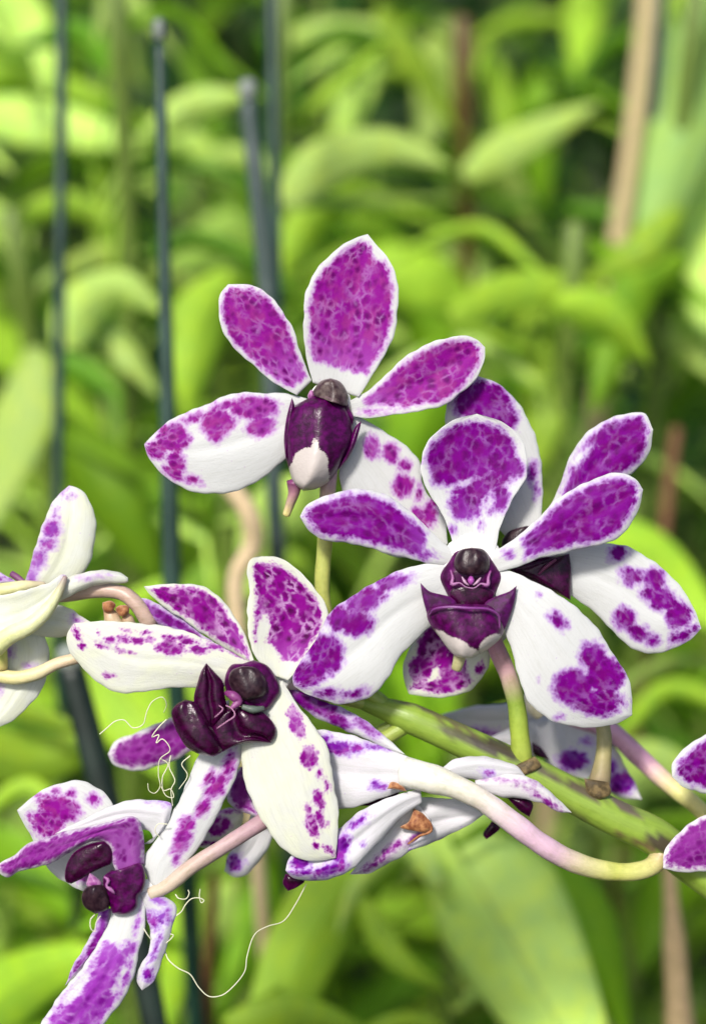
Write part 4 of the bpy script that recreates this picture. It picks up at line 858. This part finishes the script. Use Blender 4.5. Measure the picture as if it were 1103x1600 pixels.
P(Ff, 'petal', 'petal_pale', 'f1', [(640, 300), (668, 240), (672, 190), (600, 176), (520, 177), (440, 195), (350, 240), (215, 308)], [(560, 350), (600, 340), (590, 300), (540, 290), (470, 280), (400, 290), (320, 300), (215, 308)],
  z=(-44, -30), bow=-4, cup=6, blobs=[(655, 192, 40, 8, 5)])
P(Ff, 'petal', 'petal_lilac', 'f1', [(568, 425), (565, 330), (550, 262), (520, 240), (420, 262), (300, 290), (180, 322), (100, 352), (60, 390), (0, 425), (-20, 445)], [(460, 460), (442, 420), (436, 375), (410, 342), (370, 338), (310, 360), (260, 390), (180, 432), (80, 455), (30, 478), (-20, 445)],
  z=(-62, -60), bow=-8, cup=10, ripple=5, fill=(1.5, -.1, 1.1), blobs=[(510, 300, 60, 60)])
P(Ff, 'lateral_sepal', 'petal_streak', 'f1', [(440, 600), (430, 650), (400, 710), (350, 790), (300, 865), (240, 930), (200, 990), (160, 1060), (130, 1160)], [(560, 540), (570, 600), (568, 680), (545, 780), (520, 880), (480, 960), (430, 1030), (350, 1110), (130, 1160)],
  z=(-50, -66), bow=-10, cup=8, fill=(6, .22, 1.1), blobs=[(540, 650, 10, 40, 10)], neg=[(480, 860, 50, 10, -65), (300, 910, 18, 80, 40), (480, 680, 30, 60)])
P(Ff, 'petal', 'petal_vivid', 'f1', [(390, 600), (375, 660), (340, 740), (290, 820), (255, 905)], [(440, 600), (425, 690), (390, 760), (330, 830), (255, 905)], z=(-36, -30), cup=4, fill=(2, -.1, 1.0))
P(Ff, 'petal', 'petal_pale', 'f1', [(540, 540), (562, 600), (590, 690), (585, 760), (552, 820), (535, 880), (558, 922)], [(610, 530), (692, 592), (682, 660), (655, 740), (630, 820), (600, 890), (558, 922)],
  z=(-52, -48), bow=-8, cup=8, blobs=[(620, 570, 34, 20, 20), (600, 650, 20, 50, -20), (640, 630, 24, 40, 40), (610, 760, 14, 70, 20), (580, 860, 26, 34, 20), (665, 650, 12, 24)])
P(Ff, 'dorsal_sepal', 'petal_bright', 'f1', [(585, 500), (560, 410), (620, 320), (690, 200), (735, 100), (780, 0), (830, -80)], [(640, 535), (720, 440), (795, 335), (850, 240), (910, 120), (942, 20), (945, -60), (830, -80)],
  z=(-50, -20), bow=-8, cup=9, blobs=[(715, 330, 38, 80, 22), (735, 270, 34, 40), (800, 200, 26, 50, 35), (850, 120, 36, 70, 35), (900, 40, 26, 60, 15), (690, 400, 18, 30, 10), (820, 90, 20, 40, 30)])
pillow(Ff, 'lip', 'lip_dark', 'f2', [(600, 272), (520, 288), (430, 335), (388, 400), (374, 480), (385, 510), (412, 518)], [(600, 272), (640, 310), (642, 400), (590, 425), (530, 455), (470, 490), (412, 518)], z=-60, H=12)
parts = []
pillow(Ff, 'x', '', 'f2', [(640, 440), (595, 480), (600, 560), (630, 640), (650, 690)], [(700, 440), (810, 400), (838, 480), (820, 560), (795, 590), (790, 650), (745, 690), (700, 698), (650, 690)], z=-60, H=20, power=.4, collect=parts)
join(parts, 'column', 'lip_plum', Ff)
pillow(Ff, 'anther_cap', 'cap_dark', 'f2', [(540, 520), (490, 545), (470, 590), (485, 650), (550, 692)], [(540, 520), (600, 530), (632, 590), (625, 660), (550, 692)], z=-64, H=22, power=.5)
parts = []
pillow(Ff, 'x', '', 'f2', [(518, 455), (505, 490), (498, 530), (560, 545)], [(518, 455), (550, 475), (592, 520), (560, 545)], z=-66, H=10, collect=parts)
tube(None, 'x', '', 'f2', [(600, 478, -76), (625, 500, -80), (612, 530, -82), (640, 552, -82), (662, 575, -80)], [1.2, 3.2, 1.6, 3.4, 1.2], [(1, 1, 1)] * 2, seg=8, collect=parts)
for q in parts:
    n_ = len(q[0]); q[2].pop('tint', None)
    for kx in ('sd', 'ed', 'uu'): q[2].setdefault(kx, np.full(n_, -20.0 if kx == 'sd' else 3.0))
join(parts, 'stigma', 'stigma_pink', Ff)

# ---- H bloom at the right edge
H = flower(spray, 'bloom cut by the right edge, two purple petals showing', 'px', [(1165, 1250, 10), (1180, 1330, 30), (1200, 1470, 30)], [14, 13, 13], [PNK, YG, GRN], hub=(1165, 1250, 0, 34))
P(H, 'petal', 'petal_vivid', 'r1', [(1290, 760), (1200, 560), (1130, 520), (1060, 545), (980, 605), (935, 665), (936, 730)], [(1290, 840), (1200, 840), (1130, 822), (1060, 805), (985, 775), (936, 730)], z=(0, -14), cup=8, fill=(8, -.1, 1))
P(H, 'petal', 'petal_lilac', 'r1', [(1290, 860), (1200, 880), (1120, 905), (1040, 950), (950, 1020), (895, 1100), (892, 1178)], [(1290, 1000), (1230, 1130), (1150, 1180), (1060, 1195), (960, 1192), (892, 1178)], z=(0, -20), cup=8, fill=(5, -.1, 1.1))
P(H, 'dorsal_sepal', 'petal_vivid', 'px', [(1160, 1240), (1130, 1180), (1150, 1120), (1190, 1090)], [(1180, 1240), (1220, 1190), (1220, 1120), (1190, 1090)], z=(0, -10), fill=(6, .1, 1))
P(H, 'lateral_sepal', 'petal_vivid', 'px', [(1170, 1240), (1220, 1220), (1290, 1240), (1330, 1300)], [(1170, 1270), (1210, 1310), (1280, 1330), (1330, 1300)], z=(0, -10), fill=(9, .3, 1))
pillow(H, 'lip', 'lip_plum', 'px', [(1160, 1230), (1125, 1260), (1140, 1300), (1165, 1320)], [(1160, 1230), (1195, 1260), (1190, 1300), (1165, 1320)], z=-12, H=28)

for nm_pts in ([(800, 1198), (808, 1212), (830, 1208)], [(835, 1182), (845, 1196), (830, 1208)], 18), ([(912, 1216), (918, 1240), (936, 1250)], [(950, 1222), (954, 1240), (936, 1250)], 22):
    pillow(spray, 'bract', 'bract', 'px', nm_pts[0], nm_pts[1], z=nm_pts[2] - 4, H=7)
# ---- left edge spray
lb = at([(-500, 1900, 0)])[0]; lbase = np.array([lb[0], lb[1], 0.])
sp2 = empty('orchid_spray', lbase); tag(sp2, 'second orchid spray reaching in at the left edge, pale bloom seen from behind', 'orchid')
C = crom(np.array([(-500, 1900, 0), (-420, 1500, 20), (-260, 1150, 20), (-60, 990, 30), (40, 935, 30), (105, 930, 20), (152, 923, 12), (190, 926, 6), (214, 944, 2), (236, 978, 6)], float), 140)
Wt = np.vstack([[lbase * (1 - q) + lb * q for q in np.linspace(0, .95, 20)], at(C)])
rr = np.r_[np.full(20, .0022), np.interp(np.linspace(0, 1, 140), [0, .7, .9, .97, 1], [16, 12, 11, 12, 13]) * S]
V, F = tube_data(Wt, rr, 16, .03)
link('flower_stem', V, F, MATS['pedicel'], sp2, {'tint': np.tile((.46, .33, .27), (len(V), 1)), 'pq': V / S * .6}, origin=lbase)
parts = []
pillow(None, 'x', '', 'i1', [(590, 740), (592, 780), (610, 800), (640, 800)], [(590, 740), (640, 730), (668, 755), (640, 800)], z=-12, H=10, collect=parts)
pillow(None, 'x', '', 'i1', [(690, 755), (665, 775), (680, 810), (710, 828)], [(690, 755), (740, 760), (742, 800), (710, 828)], z=-12, H=10, collect=parts)
join(parts, 'cut_stub', 'dry_brown', sp2)
tube(sp2, 'stub_base', 'pedicel', 'i1', [(620, 780, -2), (640, 820, -4), (660, 870, -2)], [7, 12, 15], [(.40, .22, .14), (.62, .52, .34)])
tube(sp2, 'stub_base', 'pedicel', 'i1', [(720, 810, -2), (735, 835, -4), (750, 870, 0)], [6, 9, 9], [(.40, .22, .14), (.62, .52, .34)])
I = flower(sp2, 'pale greenish bloom seen from behind with one upright white sepal', 'i1', [(-420, 1000, 30), (-200, 1150, 14), (-20, 1158, 0), (100, 1172, -6), (220, 1146, -10), (330, 1092, -8), (440, 1062, -4), (520, 1040, 10)], [11, 11, 11, 11, 11, 10, 9, 9], [YG, YG, (.66, .60, .30), (.70, .64, .30), (.66, .60, .34), (.66, .52, .36), (.66, .50, .36)])
P(I, 'dorsal_sepal', 'petal_cream', 'i1', [(140, 640), (185, 490), (230, 350), (280, 205), (335, 125), (400, 68)], [(300, 680), (430, 620), (500, 545), (538, 460), (552, 360), (545, 230), (520, 170), (485, 110), (440, 78), (400, 68)],
  z=(20, 14), bow=-12, cup=10, blobs=[(225, 490, 44, 90, 22), (300, 320, 55, 60), (280, 400, 60, 40), (185, 590, 40, 60), (412, 130, 18, 16), (320, 240, 20, 40), (370, 95, 40, 14, -50)])
P(I, 'petal', 'petal_cream', 'i1', [(300, 640), (390, 598), (480, 565), (600, 557), (690, 568), (737, 598)], [(330, 740), (400, 705), (460, 678), (560, 642), (680, 633), (737, 622), (737, 598)], z=(-14, -4), bow=-8, cup=8, thick=9, blobs=[(500, 603, 22, 7), (570, 590, 16, 6), (620, 585, 10, 5)])
P(I, 'petal', 'petal_cream', 'i1', [(-60, 700), (60, 690), (180, 660), (280, 625), (350, 582), (385, 584)], [(-60, 1000), (30, 960), (150, 905), (260, 820), (320, 740), (365, 660), (385, 584)], z=(-24, -22), bow=-14, cup=-10, thick=8, blobs=[(370, 610, 8, 30)])
tube(I, 'petal_edge', 'pedicel', 'i1', [(-30, 1000, -34), (60, 930, -42), (180, 870, -44), (280, 775, -40), (345, 670, -32), (378, 592, -26)], [16, 14, 13, 11, 8, 4], [(.66, .68, .28), (.70, .72, .38), (.68, .70, .40), (.60, .62, .34), (.30, .22, .22)])
tube(I, 'petal_edge', 'pedicel', 'i1', [(-60, 680, -22), (60, 662, -26), (160, 645, -22), (260, 635, -14)], [12, 11, 9, 4], [(.56, .54, .24), (.66, .64, .34), (.50, .42, .30)])
P(I, 'petal', 'petal_cream', 'i1', [(240, 740), (330, 748), (420, 788), (470, 820), (522, 852)], [(120, 940), (200, 935), (300, 942), (420, 930), (522, 852)], z=(6, 16), cup=8, blobs=[(440, 840, 36, 20, 25)])
P(I, 'lateral_sepal', 'petal_cream', 'i1', [(40, 930), (20, 1050), (-10, 1200), (-60, 1350), (-120, 1500)], [(255, 925), (285, 1010), (286, 1090), (265, 1190), (180, 1320), (60, 1430), (-120, 1500)], z=(14, 20), bow=-6, cup=8, blobs=[(175, 1105, 26, 14), (50, 1020, 26, 40), (-5, 1240, 20, 30)])
P(I, 'petal', 'petal_vivid', 'i1', [(-80, 540), (0, 566), (50, 590), (100, 625)], [(-80, 680), (-20, 650), (40, 635), (100, 625)], z=(10, 6), cup=4, fill=(3, -.1, 1))
tube(I, 'column', 'lip_plum' if 0 else 'pedicel', 'i1', [(70, 575, 14), (100, 595, 10), (140, 625, 4)], [5, 5, 4], [(.14, .04, .12), (.2, .06, .16)])
tube(I, 'calyx', 'pedicel', 'i1', [(-10, 930, -16), (0, 1020, -10), (10, 1120, -4)], [16, 12, 10], [(.60, .66, .20), (.56, .62, .16), (.5, .4, .16)])

# ------------------------------------------------------------------ dry fibres
FC = [(.72, .70, .50), (.66, .64, .44)]
parts = []
for pts in ([(175, 683, -40), (200, 662, -42), (232, 636, -44), (262, 632, -42), (295, 660, -40), (330, 648, -44), (345, 600, -46), (365, 565, -44), (400, 550, -46), (415, 575, -40), (405, 605, -30)],
            [(415, 630, -44), (385, 660, -46), (363, 693, -44), (388, 685, -42), (378, 715, -44), (400, 700, -44), (428, 740, -46), (392, 772, -44), (386, 830, -40), (392, 870, -40), (372, 895, -42), (352, 885, -44), (348, 860, -44)],
            [(392, 770, -40), (420, 790, -36), (400, 840, -34), (405, 885, -36), (430, 880, -40), (440, 910, -42), (415, 905, -42), (395, 870, -38)],
            [(430, 760, -40), (425, 800, -38), (445, 850, -40), (432, 880, -42), (437, 940, -44)],
            [(500, 760, -42), (470, 790, -40), (490, 830, -38), (460, 880, -40)]):
    tube(None, 'x', '', 'e1', pts, [1.0, .8, .6], FC, seg=6, n=110, collect=parts)
o = join(parts, 'dry_fibre', 'fibre', None); tag(o, 'tangle of pale curly fibres hanging from the dark plum lip', 'fibre', 'pale dry fibres caught on the blooms')
parts = []
for pts in ([(648, 770, -46), (660, 800, -50), (700, 835, -50), (745, 858, -48), (780, 910, -46), (820, 945, -44), (870, 940, -42), (915, 905, -40), (960, 845, -36), (968, 790, -30), (1000, 700, -20), (1050, 670, -10), (1110, 650, 0), (1160, 580, 6), (1200, 505, 10)],
            [(690, 630, -50), (712, 612, -52), (728, 585, -52), (752, 562, -50), (785, 560, -48), (800, 570, -48), (790, 578, -48), (782, 552, -48), (785, 525, -46)],
            [(688, 545, -52), (700, 560, -54), (730, 562, -52), (742, 540, -50), (738, 528, -48)],
            [(648, 775, -48), (650, 740, -54), (672, 718, -56), (680, 705, -56), (668, 700, -56)],
            [(372, 625, -72), (356, 645, -76), (358, 680, -76), (372, 690, -74), (378, 655, -72), (395, 630, -68)],
            [(565, 680, -60), (580, 705, -60), (592, 720, -58)], [(655, 270, -60), (620, 270, -62), (608, 295, -60), (625, 320, -56)]):
    tube(None, 'x', '', 'f1', pts, [1.0, .8, .8], FC, seg=6, n=110, collect=parts)
o = join(parts, 'dry_fibre', 'fibre', None); tag(o, 'long pale fibre looping below the drooping bloom to the bloom seen from behind', 'fibre', 'pale dry fibres caught on the blooms')
